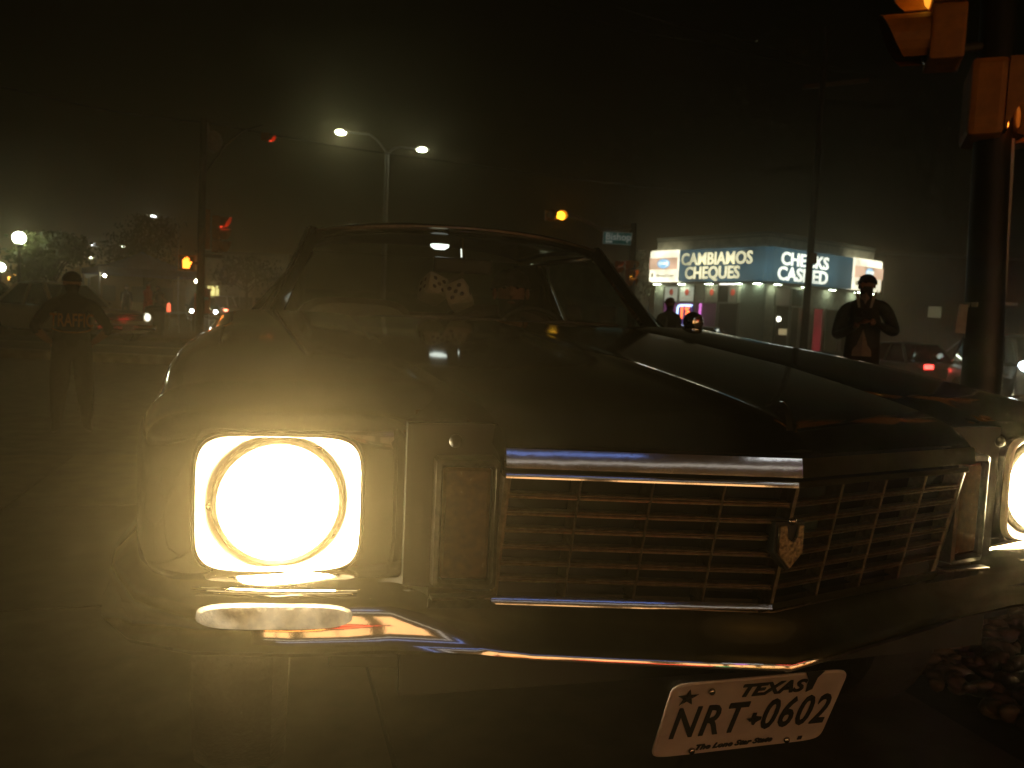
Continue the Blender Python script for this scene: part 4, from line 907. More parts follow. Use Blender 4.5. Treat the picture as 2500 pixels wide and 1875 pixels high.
make_car('oncoming_car', 'dark car with a starry white headlight at the right edge', 2490, 20.0, FC(2490, 20) + R(20), pw('dark_blue_paint', (0.02, 0.03, 0.05)), 4.6, 1.85, 1.75, suv=True, lights=glow('star_headlight', (0.75, 0.88, 1.0), 45), hh=1.08)

# ------------------------------------------------------------------ trees
def tree(px, py_top, depth, width, label, leafm, trunk_h, n=1500, seed=1, lean=0.0, palm=False):
    rg = random.Random(seed); b = foot(px, depth); H_ = (P(px, py_top, depth) - b).z
    t = thing('tree', label, 'tree', b, 0, 'street trees at left')
    tr = MB(); tr.tube([(0, 0, 0), (0.04, 0, trunk_h * 0.6), (lean * 0.3, 0.03, trunk_h), (lean * 0.6, 0, H_ * 0.72)], [0.14, 0.11, 0.08, 0.03], 8)
    tips = []
    for k in range(16):
        a = k * 2.4 + rg.uniform(-.3, .3); z0 = trunk_h * rg.uniform(0.75, 1.05) + (H_ - trunk_h) * rg.uniform(0, 0.45)
        r = width / 2 * rg.uniform(0.45, 0.95); z1 = z0 + (H_ - z0) * rg.uniform(0.25, 0.85)
        e = Vector((r * math.cos(a) + lean, r * math.sin(a), z1)); tips.append(e)
        tr.tube([(lean * 0.3, 0, z0), (e.x * 0.5 + lean * 0.2, e.y * 0.5, z0 + (z1 - z0) * 0.65), e], [0.05, 0.03, 0.012], 5)
    tips.append(Vector((lean, 0, H_ * 0.96)))
    tr.build('trunk', MT['wood'], t, smooth=True)
    cr = MB()
    for k in range(n):
        c = rg.choice(tips); s_ = width * 0.13
        p = c + Vector((rg.gauss(0, s_), rg.gauss(0, s_), rg.gauss(0, s_ * 0.8)))
        if p.z > H_: p.z = H_ - rg.uniform(0, 0.3)
        if p.z < trunk_h * 0.75: continue
        q = Euler((rg.uniform(0, 6.3), rg.uniform(0, 6.3), rg.uniform(0, 6.3))).to_matrix(); l_ = rg.uniform(0.07, 0.14)
        cr.add([q @ Vector(v) * l_ + p for v in ((-1, 0, 0), (0, -0.5, 0.12), (1.1, 0, 0), (0, 0.5, 0.12))], [(0, 1, 2, 3)])
    cr.build('crown', leafm, t)
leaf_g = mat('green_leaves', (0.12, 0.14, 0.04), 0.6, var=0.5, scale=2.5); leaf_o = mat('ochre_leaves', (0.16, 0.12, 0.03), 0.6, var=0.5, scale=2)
tree(128, 570, 31, 2.2, 'bushy green tree lit by the globe lamp at left', leaf_g, 1.2, 2600, 3)
tree(66, 655, 38, 1.2, 'small yellow-green tree under the globe lamp', leaf_g, 0.5, 800, 5)
tree(352, 528, 46, 3.4, 'ochre-leaved tree rising behind the blue tent', leaf_o, 2.0, 2600, 9)
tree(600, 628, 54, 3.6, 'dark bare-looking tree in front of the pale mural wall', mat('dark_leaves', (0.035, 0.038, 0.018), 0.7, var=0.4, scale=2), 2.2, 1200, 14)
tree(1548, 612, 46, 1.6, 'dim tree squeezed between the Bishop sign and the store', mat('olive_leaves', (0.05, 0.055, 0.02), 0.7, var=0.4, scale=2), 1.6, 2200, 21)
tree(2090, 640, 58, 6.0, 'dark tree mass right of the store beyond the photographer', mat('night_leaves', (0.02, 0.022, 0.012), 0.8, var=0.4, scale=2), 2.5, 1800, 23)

# ------------------------------------------------------------------ buildings behind
def wall_building(name, label, pxa, pxb, d, ptop, m, thick=5.0, roofm=None):
    A, B = foot(pxa, d), foot(pxb, d); z1 = P((pxa + pxb) / 2, ptop, d).z
    t = thing(name, label, 'building', A, math.atan2(B.y - A.y, B.x - A.x))
    L = (B - A).length; g = A.z; h = z1 - g
    MB().box((L / 2, thick / 2, h / 2), (L, thick, h)).build('wall', m, t)
    MB().box((L / 2, thick / 2, h + 0.08), (L + 0.2, thick + 0.2, 0.16)).build('parapet', roofm or MT['kerbm'], t)
    return t, L, h
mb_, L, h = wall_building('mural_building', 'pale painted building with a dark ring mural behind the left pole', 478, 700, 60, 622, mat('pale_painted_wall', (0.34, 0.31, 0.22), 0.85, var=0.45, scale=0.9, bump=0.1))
cx = L * 0.36
rg_ = [(math.cos(a), math.sin(a)) for a in [2 * math.pi * i / 28 for i in range(29)]]
MB().tube([(cx + 0.62 * a, -0.03, h * 0.68 + 0.62 * b) for a, b in rg_], 0.11, 6).build('ring_mural', mat('navy_mural_paint', (0.05, 0.05, 0.09), 0.7), mb_)
lw = glow('lit_yellow_window', (1.0, 0.85, 0.28), 1.5)
for x in (0.16, 0.215):
    wn_ = MB().box((L * x, -0.05, h * 0.41), (0.42, 0.06, 0.95)).build('window', lw, mb_)
    MB().box((L * x, -0.08, h * 0.41), (0.04, 0.05, 0.98)).build('frame', MT['pole_paint'], wn_)
for k, x in enumerate((0.4, 0.55, 0.72, 0.88)):
    MB().box((L * x, -0.04, h * 0.22), (0.9, 0.06, 1.4)).build('window', dkwin, mb_)
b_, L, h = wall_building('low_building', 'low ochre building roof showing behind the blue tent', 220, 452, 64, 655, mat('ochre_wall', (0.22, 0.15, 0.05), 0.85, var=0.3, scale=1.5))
for x in (0.2, 0.5, 0.8): MB().box((L * x, -0.04, h * 0.45), (1.0, 0.06, 1.2)).build('window', dkwin, b_)
b_, L, h = wall_building('olive_building', 'olive stucco building behind the Bishop sign pole, left of the store', 1335, 1580, 48, 648, mat('olive_stucco', (0.42, 0.40, 0.24), 0.85, var=0.25, scale=1.5))
for x in (0.25, 0.6): MB().box((L * x, -0.05, h * 0.4), (0.9, 0.06, 1.2)).build('window', dkwin, b_)
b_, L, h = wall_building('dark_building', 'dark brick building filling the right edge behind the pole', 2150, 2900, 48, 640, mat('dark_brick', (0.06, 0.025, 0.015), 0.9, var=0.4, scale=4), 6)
wn_ = MB().box((L * 0.17, -0.05, h * 0.50), (0.75, 0.06, 0.65)).build('window', mat('dim_lit_window', (0.3, 0.28, 0.16), 0.5, em=(0.6, 0.55, 0.3), es=0.12), b_)
for x in (0.3, 0.42, 0.55, 0.7): MB().box((L * x, -0.05, h * 0.45), (1.0, 0.06, 1.5)).build('window', dkwin, b_)
nb = MB().tube([(L * 0.38, -0.1, h * 0.62), (L * 0.383, -0.1, h * 0.95)], 0.06, 8).build('neon_strip', glow('dim_red_neon', (1.0, 0.04, 0.03), 0.8), b_)
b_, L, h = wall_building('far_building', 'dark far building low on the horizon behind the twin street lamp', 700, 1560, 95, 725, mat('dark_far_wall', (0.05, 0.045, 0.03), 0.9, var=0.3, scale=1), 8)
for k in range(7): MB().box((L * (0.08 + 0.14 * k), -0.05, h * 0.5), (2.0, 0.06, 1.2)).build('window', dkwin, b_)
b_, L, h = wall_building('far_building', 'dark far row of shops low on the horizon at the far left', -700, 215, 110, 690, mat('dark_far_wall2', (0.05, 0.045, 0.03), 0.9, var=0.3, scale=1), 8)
for k in range(7): MB().box((L * (0.08 + 0.14 * k), -0.05, h * 0.4), (2.0, 0.06, 1.2)).build('window', dkwin, b_)
# lit shop row across the street behind the viewer: its strips give the colour streaks in the chrome
sf = thing('shop_front', 'unseen neon-lit shop front with added fill windows facing the coupe, mirrored as colour streaks in its bumper', 'building', (0.9, -8.2, 0))
MB().box((2.2, -2.0, 2.4), (17.5, 3.8, 4.8)).build('wall', mat('dark_shop_wall', (0.08, 0.05, 0.03), 0.9, var=0.3, scale=2), sf)
ww = glow('fill_shop_window', (1.0, 0.52, 0.20), 1.7)  # window glow added as fill light for the plate and people
for k, x in enumerate((-4.6, -2.3, 0.0, 2.3, 4.6, 6.9, 9.2)):
    w_ = MB().box((x, -0.07, 1.5), (1.9, 0.06, 1.5)).build('window', ww, sf)
    for dx in (-0.97, 0.0, 0.97): MB().box((x + dx, -0.02, 1.5), (0.06, 0.08, 1.56)).build('frame', MT['pole_paint'], w_)
for x0, x1, z, m in ((-5.6, 1.6, 2.95, glow('pale_sign_strip', (0.9, 0.85, 0.78), 0.55)), (1.9, 2.7, 2.95, glow('violet_neon_strip', (0.75, 0.15, 1.0), 5)), (3.0, 9.5, 2.95, glow('cream_sign_strip', (1.0, 0.85, 0.55), 0.7)),
                     (-4.6, -0.4, 3.5, glow('blue_neon_strip', (0.16, 0.32, 1.0), 0.9)), (1.0, 4.0, 3.5, glow('white_sign_strip', (0.9, 0.95, 1.0), 1.6)), (5.0, 8.5, 3.4, glow('red_sign_strip', (1.0, 0.05, 0.03), 4.0)),
                     (-5.4, -2.6, 0.42, glow('orange_neon_strip', (1.0, 0.32, 0.06), 6)), (-2.3, 0.2, 0.42, glow('red_neon_strip', (1.0, 0.07, 0.03), 6)), (0.4, 1.5, 0.42, glow('green_neon_strip', (0.1, 0.8, 0.3), 2.5)), (1.8, 5.2, 0.42, glow('amber_neon_strip', (1.0, 0.5, 0.1), 4)), (5.5, 9.5, 0.42, glow('orange_sign_strip', (1.0, 0.32, 0.06), 4))):
    MB().box(((x0 + x1) / 2, 0.0, z), (x1 - x0, 0.08, 0.14), bev=0.03).build('neon_strip', m, sf)

# ------------------------------------------------------------------ tent, tables, bins and boards at left
TB = foot(345, 34.0); tf = FC(345, 34)
tent = thing('canopy_tent', 'dark blue pop-up canopy tent on the far pavement at left', 'tent', TB, tf + R(12))
W2 = 1.95; ez = 2.35; pk = 3.15
blue = mat('navy_canopy_cloth', (0.08, 0.11, 0.20), 0.8, var=0.2, scale=4, bump=0.1)
def cano(u, v):
    x = (u * 2 - 1) * W2; y = (v * 2 - 1) * W2 * 0.95; d = max(abs(u * 2 - 1), abs(v * 2 - 1))
    return (x, y, pk - (pk - ez) * d ** 0.85 - 0.06 * math.sin(math.pi * d))
MB().grid(cano, 16, 16).build('canopy', blue, tent, solid=0.01)
for s in (-1, 1):
    MB().box((0, s * W2 * 0.95, ez - 0.11), (W2 * 2, 0.015, 0.22)).build('valance', blue, tent); MB().box((s * W2, 0, ez - 0.11), (0.015, W2 * 1.9, 0.22)).build('valance', blue, tent)
    for s2 in (-1, 1): MB().tube([(s * W2 * 0.97, s2 * W2 * 0.92, 0), (s * W2 * 0.97, s2 * W2 * 0.92, ez)], 0.03, 8).build('leg', mat('white_tent_pole', (0.5, 0.46, 0.36), 0.5), tent)
for s in (-1, 1):
    bt_ = thing('tent_bulb', 'bare white bulb hanging at the left eave of the blue tent' if s < 0 else 'bare white bulb hanging at the right eave of the blue tent', 'light', TB + Matrix.Rotation(tf + R(12), 3, 'Z') @ Vector((s * 1.7, -1.75, 2.0)), 0, 'bulbs on the tent')
    MB().ball((0, 0, 0), 0.055, 12, 8).build('bulb', glow('lit_tent_bulb', (1.0, 0.95, 0.75), 110.0), bt_, smooth=True); MB().tube([(0, 0, 0.05), (0, 0, 0.28)], 0.008, 5).build('flex', MT['black'], bt_)
def table(px, d, label, w_=1.6):
    b = foot(px, d); t = thing('folding_table', label, 'table', b, FC(px, d), 'white folding tables')
    MB().box((0, 0, 0.73), (w_, 0.7, 0.04), bev=0.01).build('table_top', mat('white_table_plastic', (0.6, 0.57, 0.47), 0.5), t)
    for sx in (-1, 1):
        for sy in (-1, 1): MB().tube([(sx * w_ * 0.42, sy * 0.28, 0), (sx * w_ * 0.42, sy * 0.28, 0.71)], 0.018, 6).build('leg', MT['steel'], t)
table(400, 27.0, 'white folding table right of the person in red', 1.1); table(440, 30.0, 'lower white folding table nearest the oncoming headlights', 0.9)
b = foot(378, 24.0); t = thing('trash_bin', 'dark round trash bin at the front corner of the cream car', 'bin', b)
MB().lathe([(0.24, 0), (0.27, 0.75), (0.29, 0.78), (0.29, 0.82)], 20).build('drum', mat('dark_bin_plastic', (0.03, 0.03, 0.026), 0.6), t, smooth=True)
MB().lathe([(0.30, 0.80), (0.28, 0.90), (0.12, 0.97), (0.002, 0.98)], 20).build('lid', mat('dark_bin_lid', (0.04, 0.04, 0.032), 0.6), t, smooth=True)
def board(px, py, d, w_, h_, label, c):
    b = foot(px, d); q = P(px, py, d) - b; t = thing('road_work_sign', label, 'sign', b, FC(px, d), 'orange road work signs')
    MB().box((0, 0, q.z), (w_, 0.03, h_), bev=0.008).build('panel', mat('orange_board', c, 0.5, var=0.2), t)
    MB().box((0, -0.02, q.z + h_ * 0.1), (w_ * 0.6, 0.012, h_ * 0.12)).build('stripe', mat('white_stripe', (0.6, 0.55, 0.5), 0.5), t)
    for s in (-1, 1): MB().tube([(s * w_ * 0.35, 0.03, 0), (s * w_ * 0.35, 0.02, q.z)], 0.02, 6).build('leg', MT['steel'], t)
board(484, 742, 29, 0.30, 0.75, 'left of two orange-pink boards beside the far headlights', (0.7, 0.22, 0.12)); board(503, 735, 31, 0.28, 0.95, 'taller right orange-pink board beside the far headlights', (0.75, 0.26, 0.16))
b = foot(422, 30); t = thing('warning_lantern', 'small red lantern standing on the white table by the tent', 'lantern', P(412, 752, 27.0)); 
MB().lathe([(0.05, -0.12), (0.06, -0.1), (0.055, 0.12), (0.03, 0.16), (0.002, 0.17)], 12).build('glow_tube', glow('lit_red_lantern', (1.0, 0.14, 0.06), 2.0), t, smooth=True)
MB().lathe([(0.08, -0.22), (0.08, -0.13), (0.05, -0.12)], 12).build('base', MT['steel'], t, smooth=True)
b = foot(222, 40); q = P(222, 665, 40) - b
t = thing('pale_signboard', 'pale angled signboard above the left end of the blue tent', 'sign', b, FC(222, 40))
MB().box((0, 0, q.z), (0.65, 0.06, 0.42), (0, R(-22), 0), bev=0.02).build('panel', mat('pale_board', (0.55, 0.55, 0.42), 0.5, em=(0.6, 0.62, 0.45), es=0.10), t)
MB().tube([(-0.1, 0.05, 0), (-0.1, 0.05, q.z)], 0.04, 8).build('post', MT['steel'], t)

# ------------------------------------------------------------------ people
def person(name, label, loc, rz, height, J, cols, hair=None, rad=None, group=None, sitting=False):
    """J: joint positions for a 1.75 m figure facing -Y; cols: skin, top, bottom, shoe materials"""
    k = height / 1.75
    root = thing(name, label, 'person', loc, rz, group)
    base = dict(pelvis=(0, 0, 0.96), waist=(0, 0, 1.10), chest=(0, 0, 1.32), collar=(0, 0.0, 1.46), neck=(0, -0.005, 1.53), jaw=(0, -0.022, 1.58), head=(0, -0.015, 1.655), crown=(0, -0.005, 1.715),
                hipL=(-0.095, 0, 0.92), kneeL=(-0.10, -0.01, 0.50), ankL=(-0.10, 0.02, 0.09), toeL=(-0.12, -0.15, 0.04),
                hipR=(0.095, 0, 0.92), kneeR=(0.10, -0.01, 0.50), ankR=(0.10, 0.02, 0.09), toeR=(0.12, -0.15, 0.04),
                shL=(-0.185, 0, 1.42), elL=(-0.23, 0.03, 1.13), wrL=(-0.22, -0.04, 0.88), paL=(-0.22, -0.06, 0.80),
                shR=(0.185, 0, 1.42), elR=(0.23, 0.03, 1.13), wrR=(0.22, -0.04, 0.88), paR=(0.22, -0.06, 0.80))
    base.update({a: b for a, b in J.items() if a in base})
    rd = dict(pelvis=(.155, .115), waist=(.145, .105), chest=(.165, .115), collar=(.10, .075), neck=(.055, .055), jaw=(.062, .07), head=(.078, .095), crown=(.055, .065),
              hip=(.10, .10), knee=(.062, .062), ank=(.046, .05), toe=(.042, .03), sh=(.068, .068), el=(.047, .047), wr=(.032, .034), pa=(.043, .024))
    if rad: rd.update(rad)
    names = list(base); idx = {n: i for i, n in enumerate(names)}
    E_ = [('pelvis', 'waist'), ('waist', 'chest'), ('chest', 'collar'), ('collar', 'neck'), ('neck', 'jaw'), ('jaw', 'head'), ('head', 'crown')]
    for s in 'LR': E_ += [('pelvis', 'hip' + s), ('hip' + s, 'knee' + s), ('knee' + s, 'ank' + s), ('ank' + s, 'toe' + s), ('collar', 'sh' + s), ('sh' + s, 'el' + s), ('el' + s, 'wr' + s), ('wr' + s, 'pa' + s)]
    me = bpy.data.meshes.new('figure'); me.from_pydata([base[n] for n in names], [(idx[a], idx[b]) for a, b in E_], [])
    o = bpy.data.objects.new('tmp_fig', me); col.objects.link(o)
    md = o.modifiers.new('skin', 'SKIN'); md.use_smooth_shade = True
    sv = me.skin_vertices[0].data
    for n in names:
        key = n if n in rd else n[:-1]; sv[idx[n]].radius = rd[key]
        sv[idx[n]].use_root = (n == 'pelvis')
    ms = o.modifiers.new('sub', 'SUBSURF'); ms.levels = ms.render_levels = 2
    dg = bpy.context.evaluated_depsgraph_get(); fig = bpy.data.meshes.new_from_object(o.evaluated_get(dg)); bpy.data.objects.remove(o)
    bm = bmesh.new(); bm.from_mesh(fig)
    # fingers and thumb grown from each palm, nose on the face
    add = MB()
    for s in 'LR':
        w_, p = Vector(base['wr' + s]), Vector(base['pa' + s]); d = (p - w_).normalized()
        side = Vector((0, 1, 0)) if abs(d.y) < 0.7 else Vector((0, 0, 1)); ac = (side - d * side.dot(d)).normalized(); up = d.cross(ac)
        if s == 'L': up = -up
        for f, (off, ln) in enumerate(((-.030, .072), (-.010, .082), (.010, .078), (.029, .060))):
            a = p + ac * off + d * 0.015
            add.tube([a, a + d * ln * 0.5 + up * ln * 0.10, a + d * ln * 0.85 + up * ln * 0.36, a + d * ln * 0.98 + up * ln * 0.55], [0.0105, 0.010, 0.009, 0.006], 6)
        a = p - ac * 0.034 - d * 0.03
        add.tube([a, a - ac * 0.022 + d * 0.03 + up * 0.01, a - ac * 0.022 + d * 0.062 + up * 0.02], [0.013, 0.011, 0.008], 6)
    h = Vector(base['head']); j = Vector(base['jaw']); hu = (Vector(base['crown']) - j).normalized()
    fw = Vector(J.get('look', (0, -1, 0))).normalized(); fw = (fw - hu * fw.dot(hu)).normalized(); rt = fw.cross(hu)
    add.tube([h + fw * 0.085 + hu * 0.012, h + fw * 0.108 - hu * 0.028, h + fw * 0.088 - hu * 0.038], [0.009, 0.015, 0.010], 6)
    for sx in (-1, 1): add.ball(h + rt * 0.080 * sx + hu * -0.01 - fw * 0.005, 0.022, 8, 6, (0.5, 0.8, 1.3))
    n0 = len(bm.verts); vs = [bm.verts.new(v) for v in add.v]; bm.verts.index_update()
    for f in add.f:
        try: bm.faces.new([vs[i] for i in f])
        except ValueError: pass
    bmesh.ops.recalc_face_normals(bm, faces=bm.faces[:]); bm.to_mesh(fig); bm.free()
    fig.materials.clear()
    for m in cols: fig.materials.append(m)
    sk, tp_, bt, sh = 0, 1, 2, 3
    segm = {}
    for a, b in E_:
        if a in ('neck', 'jaw', 'head'): segm[(a, b)] = sk
        elif a[:-1] in ('el', 'wr'): segm[(a, b)] = J.get('sleeve', sk)
        elif a[:-1] == 'sh': segm[(a, b)] = tp_
        elif a[:-1] == 'ank': segm[(a, b)] = sh
        elif a[:-1] in ('hip',): segm[(a, b)] = bt
        elif a[:-1] == 'knee': segm[(a, b)] = J.get('shin', bt)
        elif a == 'pelvis' and b != 'waist': segm[(a, b)] = bt
        else: segm[(a, b)] = tp_
    nfig = len(fig.polygons) - len(add.f)
    for p in fig.polygons:
        c = p.center; best = None
        for (a, b), mi in segm.items():
            A, B = Vector(base[a]), Vector(base[b]); ab = B - A; t_ = max(0, min(1, (c - A).dot(ab) / ab.length_squared)); d = (A + ab * t_ - c).length / max(rd.get(a, rd.get(a[:-1]))[0], 0.03)
            if best is None or d < best[0]: best = (d, mi, b, t_)
        mi = best[1]
        if best[2][:2] == 'pa' and best[3] > 0.0: mi = sk
        if best[2][:3] == 'ank' and best[3] > 0.80: mi = sh
        if p.index >= nfig: mi = sk
        p.material_index = mi; p.use_smooth = True
    fig.transform(Matrix.Scale(k, 4))
    ob = bpy.data.objects.new('body', fig); col.objects.link(ob); ob.parent = root
    if hair:
        hm_ = MB(); cs = h * k
        N, Mv = 20, 10
        for jv in range(Mv + 1):
            pass
        vs = []; fs = []
        for jv in range(Mv + 1):
            th = math.pi * 0.50 * jv / Mv
            for iu in range(N):
                ph = 2 * math.pi * iu / N; dirv = (hu * math.cos(th) + (rt * math.cos(ph) + fw * math.sin(ph)) * math.sin(th))
                front = max(0, dirv.dot(fw)); r = (0.100 + 0.004 * math.sin(iu * 5.1 + jv * 3.3)) * (1 - 0.06 * front)
                if front > 0.2 and th > 0.85: r *= 0.80
                vs.append((h + hu * 0.012 + dirv * r * Vector((1, 1, 1)).length / 1.732) * k)
        for jv in range(Mv):
            for iu in range(N): fs.append((jv * N + iu, jv * N + (iu + 1) % N, (jv + 1) * N + (iu + 1) % N, (jv + 1) * N + iu))
        hm_.add(vs, fs); hm_.build('hair', hair, root, smooth=True, sharp=0)
    eye = mat('eye_dark', (0.02, 0.015, 0.01), 0.2)
    for sx in (-1, 1):
        MB().ball((h + fw * 0.083 + rt * 0.031 * sx + hu * 0.012) * k, 0.011 * k, 8, 6).build('eye', eye, root, smooth=True)
    MB().ball((h + fw * 0.083 - hu * 0.062) * k, 0.02 * k, 8, 6, (1, 0.5, 0.3)).build('mouth', mat('lip', (0.18, 0.06, 0.04), 0.5), root, smooth=True)
    return root, k
skin = mat('skin_tan', (0.34, 0.18, 0.10), 0.55, var=0.12, scale=20); skin2 = mat('skin_warm', (0.36, 0.19, 0.11), 0.5, var=0.12, scale=20)
blk = mat('black_cotton', (0.018, 0.017, 0.014), 0.9, var=0.25, scale=40, bump=0.3); dk = mat('dark_denim', (0.03, 0.028, 0.026), 0.9, var=0.25, scale=60, bump=0.2)
shoe = mat('dark_shoe', (0.015, 0.014, 0.012), 0.6); hairm = mat('black_hair', (0.008, 0.006, 0.005), 0.5, var=0.4, scale=90, bump=0.6)
# person seen from behind, hands on hips, lettered T-shirt
pb = foot(176, 6.15)
J = dict(elL=(-0.36, 0.10, 1.16), wrL=(-0.22, 0.02, 1.02), paL=(-0.175, -0.04, 1.00), elR=(0.36, 0.10, 1.16), wrR=(0.22, 0.02, 1.02), paR=(0.175, -0.04, 1.00), shL=(-0.20, 0, 1.40), shR=(0.20, 0, 1.40),
         kneeL=(-0.125, -0.01, 0.50), ankL=(-0.15, 0.02, 0.09), toeL=(-0.19, -0.15, 0.04), kneeR=(0.125, -0.01, 0.50), ankR=(0.15, 0.02, 0.09), toeR=(0.19, -0.15, 0.04), look=(-0.25, -1, 0))
rt_, k = person('person', 'stocky person seen from behind in black T-shirt lettered TRAFFIC, hands on hips', pb, FC(176, 6.15) + R(180), 1.22, J, (skin, blk, dk, shoe), hairm,
   dict(waist=(.19, .15), pelvis=(.19, .15), chest=(.20, .14), hip=(.135, .13), knee=(.10, .10), jaw=(.075, .08), head=(.100, .11), crown=(.075, .08), sh=(.09, .08), el=(.06, .06)))
yel = mat('orange_shirt_print', (0.45, 0.18, 0.02), 0.7, em=(0.6, 0.2, 0.02), es=0.0)
bl = (0, 0)
# print curved over the back of the shirt (local +Y is the back)
def shirt_text(s, size, z, bold, xs, yb):
    o = text_obj('shirt_print', s, size, yel, rt_, 0.001, bold, 0, xs, (0, 0, 0), Euler((R(90), 0, R(180))).to_matrix())
    for v in o.data.vertices:
        x = v.co.x; v.co.y += yb - 1.1 * x * x; v.co.z += z
    return o
shirt_text('TRAFFIC', 0.135, 0.865, 0.002, 0.56, 0.136)
arc = MB().tube([(0.13 * math.cos(a), 0.132 - 1.1 * (0.13 * math.cos(a)) ** 2, 0.815 + 0.035 * math.sin(a)) for a in [math.pi + math.pi * i / 14 for i in range(15)]], 0.004, 5).build('shirt_print', yel, rt_)
# photographer in a dark jacket right of the store, camera held at the chest
pb = foot(2108, 7.7)
J = dict(elL=(-0.25, -0.06, 1.13), wrL=(-0.10, -0.26, 1.22), paL=(-0.055, -0.29, 1.26), elR=(0.30, 0.02, 1.18), wrR=(0.12, -0.23, 1.27), paR=(0.055, -0.29, 1.29), shL=(-0.185, 0, 1.405), shR=(0.185, 0.01, 1.435), sleeve=1, look=(-0.45, -1, -0.15))
jk = mat('dark_grey_jacket', (0.035, 0.042, 0.036), 0.8, var=0.25, scale=30, bump=0.3)
rt2, k = person('person', 'person in dark jacket and white shirt holding a camera in front of the store', pb, FC(2108, 7.7), 1.63, J, (skin2, jk, dk, shoe), hairm, dict(chest=(.19, .125), sh=(.082, .078), el=(.062, .062), waist=(.165, .125)))
MB().grid(lambda u, v: ((u - 0.5) * 0.17 * (0.45 + 0.55 * (1 - v)), -0.128 + 0.05 * v + 0.05 * abs(u - 0.5), 0.88 + 0.60 * v), 6, 8).build('shirt_front', mat('white_shirt', (0.34, 0.29, 0.23), 0.8, bump=0.2), rt2, solid=0.01)
for s in (-1, 1):
    MB().loft([[Vector((s * x, y, z)) for x, y, z in ((0.055, -0.09, 1.44), (0.10, -0.07, 1.50), (0.045, -0.135, 1.27), (0.035, -0.13, 1.29))], [Vector((s * x, y + 0.012, z)) for x, y, z in ((0.055, -0.09, 1.44), (0.10, -0.07, 1.50), (0.045, -0.135, 1.27), (0.035, -0.13, 1.29))]]).build('collar', mat('pale_collar', (0.45, 0.42, 0.32), 0.7), rt2)
cp = Matrix.Translation(pb) @ Matrix.Rotation(FC(2108, 7.7), 4, 'Z') @ Vector((0, -0.33, 1.28))
ct = thing('handheld_camera', 'black camera held at chest height by the person in the dark jacket', 'camera', cp, FC(2108, 7.7))
MB().box((0, 0, 0), (0.13, 0.05, 0.085), bev=0.01).build('body', MT['black'], ct); MB().lathe([(0.033, -0.025), (0.034, -0.07), (0.026, -0.07), (0.02, -0.05)], 16, (0, 0, -0.005), 'y').build('lens_barrel', MT['black'], ct, smooth=True)
MB().box((0, 0, 0.05), (0.045, 0.04, 0.02), bev=0.006).build('viewfinder', MT['black'], ct)
# person in red under the tent
red = mat('red_cloth', (0.50, 0.03, 0.02), 0.85, var=0.2, scale=30)
pb = foot(360, 27.5)
person('person', 'person in red shirt standing by the tent behind the cream car', pb, FC(360, 27.5) + R(60), 1.72, dict(elL=(-0.24, -0.08, 1.15), wrL=(-0.15, -0.25, 1.12), paL=(-0.12, -0.30, 1.12), sleeve=1), (skin, red, red, shoe), hairm)
pb = foot(308, 33.0)
person('person', 'dark-clothed person under the left side of the blue tent', pb, FC(308, 33) + R(-30), 1.70, {}, (skin, dk, blk, shoe), hairm, group='people under the tent')
pb = foot(385, 33.5)
person('person', 'dark-clothed person under the right side of the blue tent', pb, FC(385, 33.5) + R(20), 1.74, dict(elR=(0.26, -0.05, 1.16), wrR=(0.15, -0.24, 1.2), paR=(0.11, -0.29, 1.24)), (skin, blk, dk, shoe), hairm, group='people under the tent')
# small figure seen past the mirror
pb = foot(1632, 12.5)
person('person', 'person with reddish-brown hair whose head shows just past the side mirror', pb, FC(1632, 12.5) + R(30), 1.52, {}, (skin2, blk, dk, shoe), mat('auburn_hair', (0.10, 0.03, 0.012), 0.5, var=0.4, scale=60, bump=0.5))
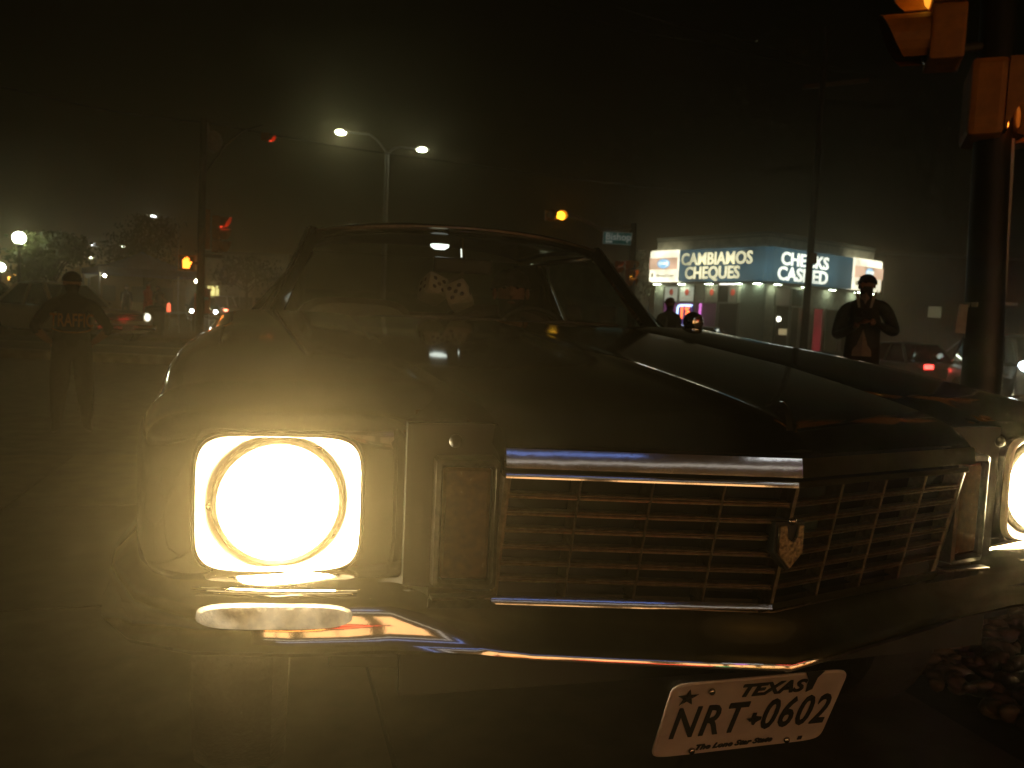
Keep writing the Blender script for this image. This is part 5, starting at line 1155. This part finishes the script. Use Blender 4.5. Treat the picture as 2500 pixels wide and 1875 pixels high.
# driver behind the wheel
J = dict(pelvis=(0, 0.10, 0.50), waist=(0, 0.14, 0.63), chest=(0, 0.10, 0.83), collar=(0, 0.05, 0.95), neck=(0, 0.035, 1.005), jaw=(0, 0.01, 1.055), head=(0, 0.015, 1.125), crown=(0, 0.025, 1.185),
         hipL=(-0.10, 0.05, 0.50), kneeL=(-0.13, -0.36, 0.58), ankL=(-0.12, -0.58, 0.36), toeL=(-0.12, -0.72, 0.36), hipR=(0.10, 0.05, 0.50), kneeR=(0.13, -0.36, 0.58), ankR=(0.12, -0.58, 0.36), toeR=(0.12, -0.72, 0.36),
         shL=(-0.19, 0.06, 0.91), elL=(-0.24, -0.12, 0.74), wrL=(-0.17, -0.35, 0.86), paL=(-0.15, -0.41, 0.90), shR=(0.19, 0.06, 0.91), elR=(0.24, -0.12, 0.74), wrR=(0.17, -0.35, 0.86), paR=(0.15, -0.41, 0.90), look=(-0.3, -1, 0))
person('person', 'driver sitting behind the coupe windshield, face dimly reddish', (0.765 + 0.37, 1.0 + 2.83, 0.03), 0, 1.75, J, (mat('skin_reddish', (0.36, 0.16, 0.10), 0.55, var=0.12), blk, dk, shoe), hairm)  # slightly redder skin tone for the driver

# ------------------------------------------------------------------ haze volume added to imitate lens glow round the lamps
hz = MB().box((0, 0, 6.6), (860, 860, 17.2)).build('haze', MT['black'])
hz.data.materials.clear()
hmx = bpy.data.materials.new('lens_glow_haze'); hmx.use_nodes = True
n = hmx.node_tree.nodes; l = hmx.node_tree.links; n.remove(n['Principled BSDF'])
pv = n.new('ShaderNodeVolumePrincipled'); pv.inputs['Color'].default_value = (1.0, 0.87, 0.57, 1)
pv.inputs['Density'].default_value = 0.0082; pv.inputs['Anisotropy'].default_value = 0.885
l.new(pv.outputs[0], n['Material Output'].inputs['Volume'])
hmx.cycles.volume_sampling = 'EQUIANGULAR'
hz.data.materials.append(hmx)
# only the lamps that really light the place are sampled as lights; dim signs are found by reflection rays
KEEP = ('lit_street_lamp', 'lit_street_lamp_far_side', 'lit_globe', 'lit_soffit_downlight', 'fill_shop_window', 'lit_tent_bulb', 'lit_glint_lamp', 'orange_neon_strip', 'red_neon_strip')
for m_ in bpy.data.materials:
    if m_.name not in KEEP: m_.cycles.emission_sampling = 'NONE'
tag(hz, 'thin warm haze added to imitate lens glow round the headlights', 'haze', kind='stuff')
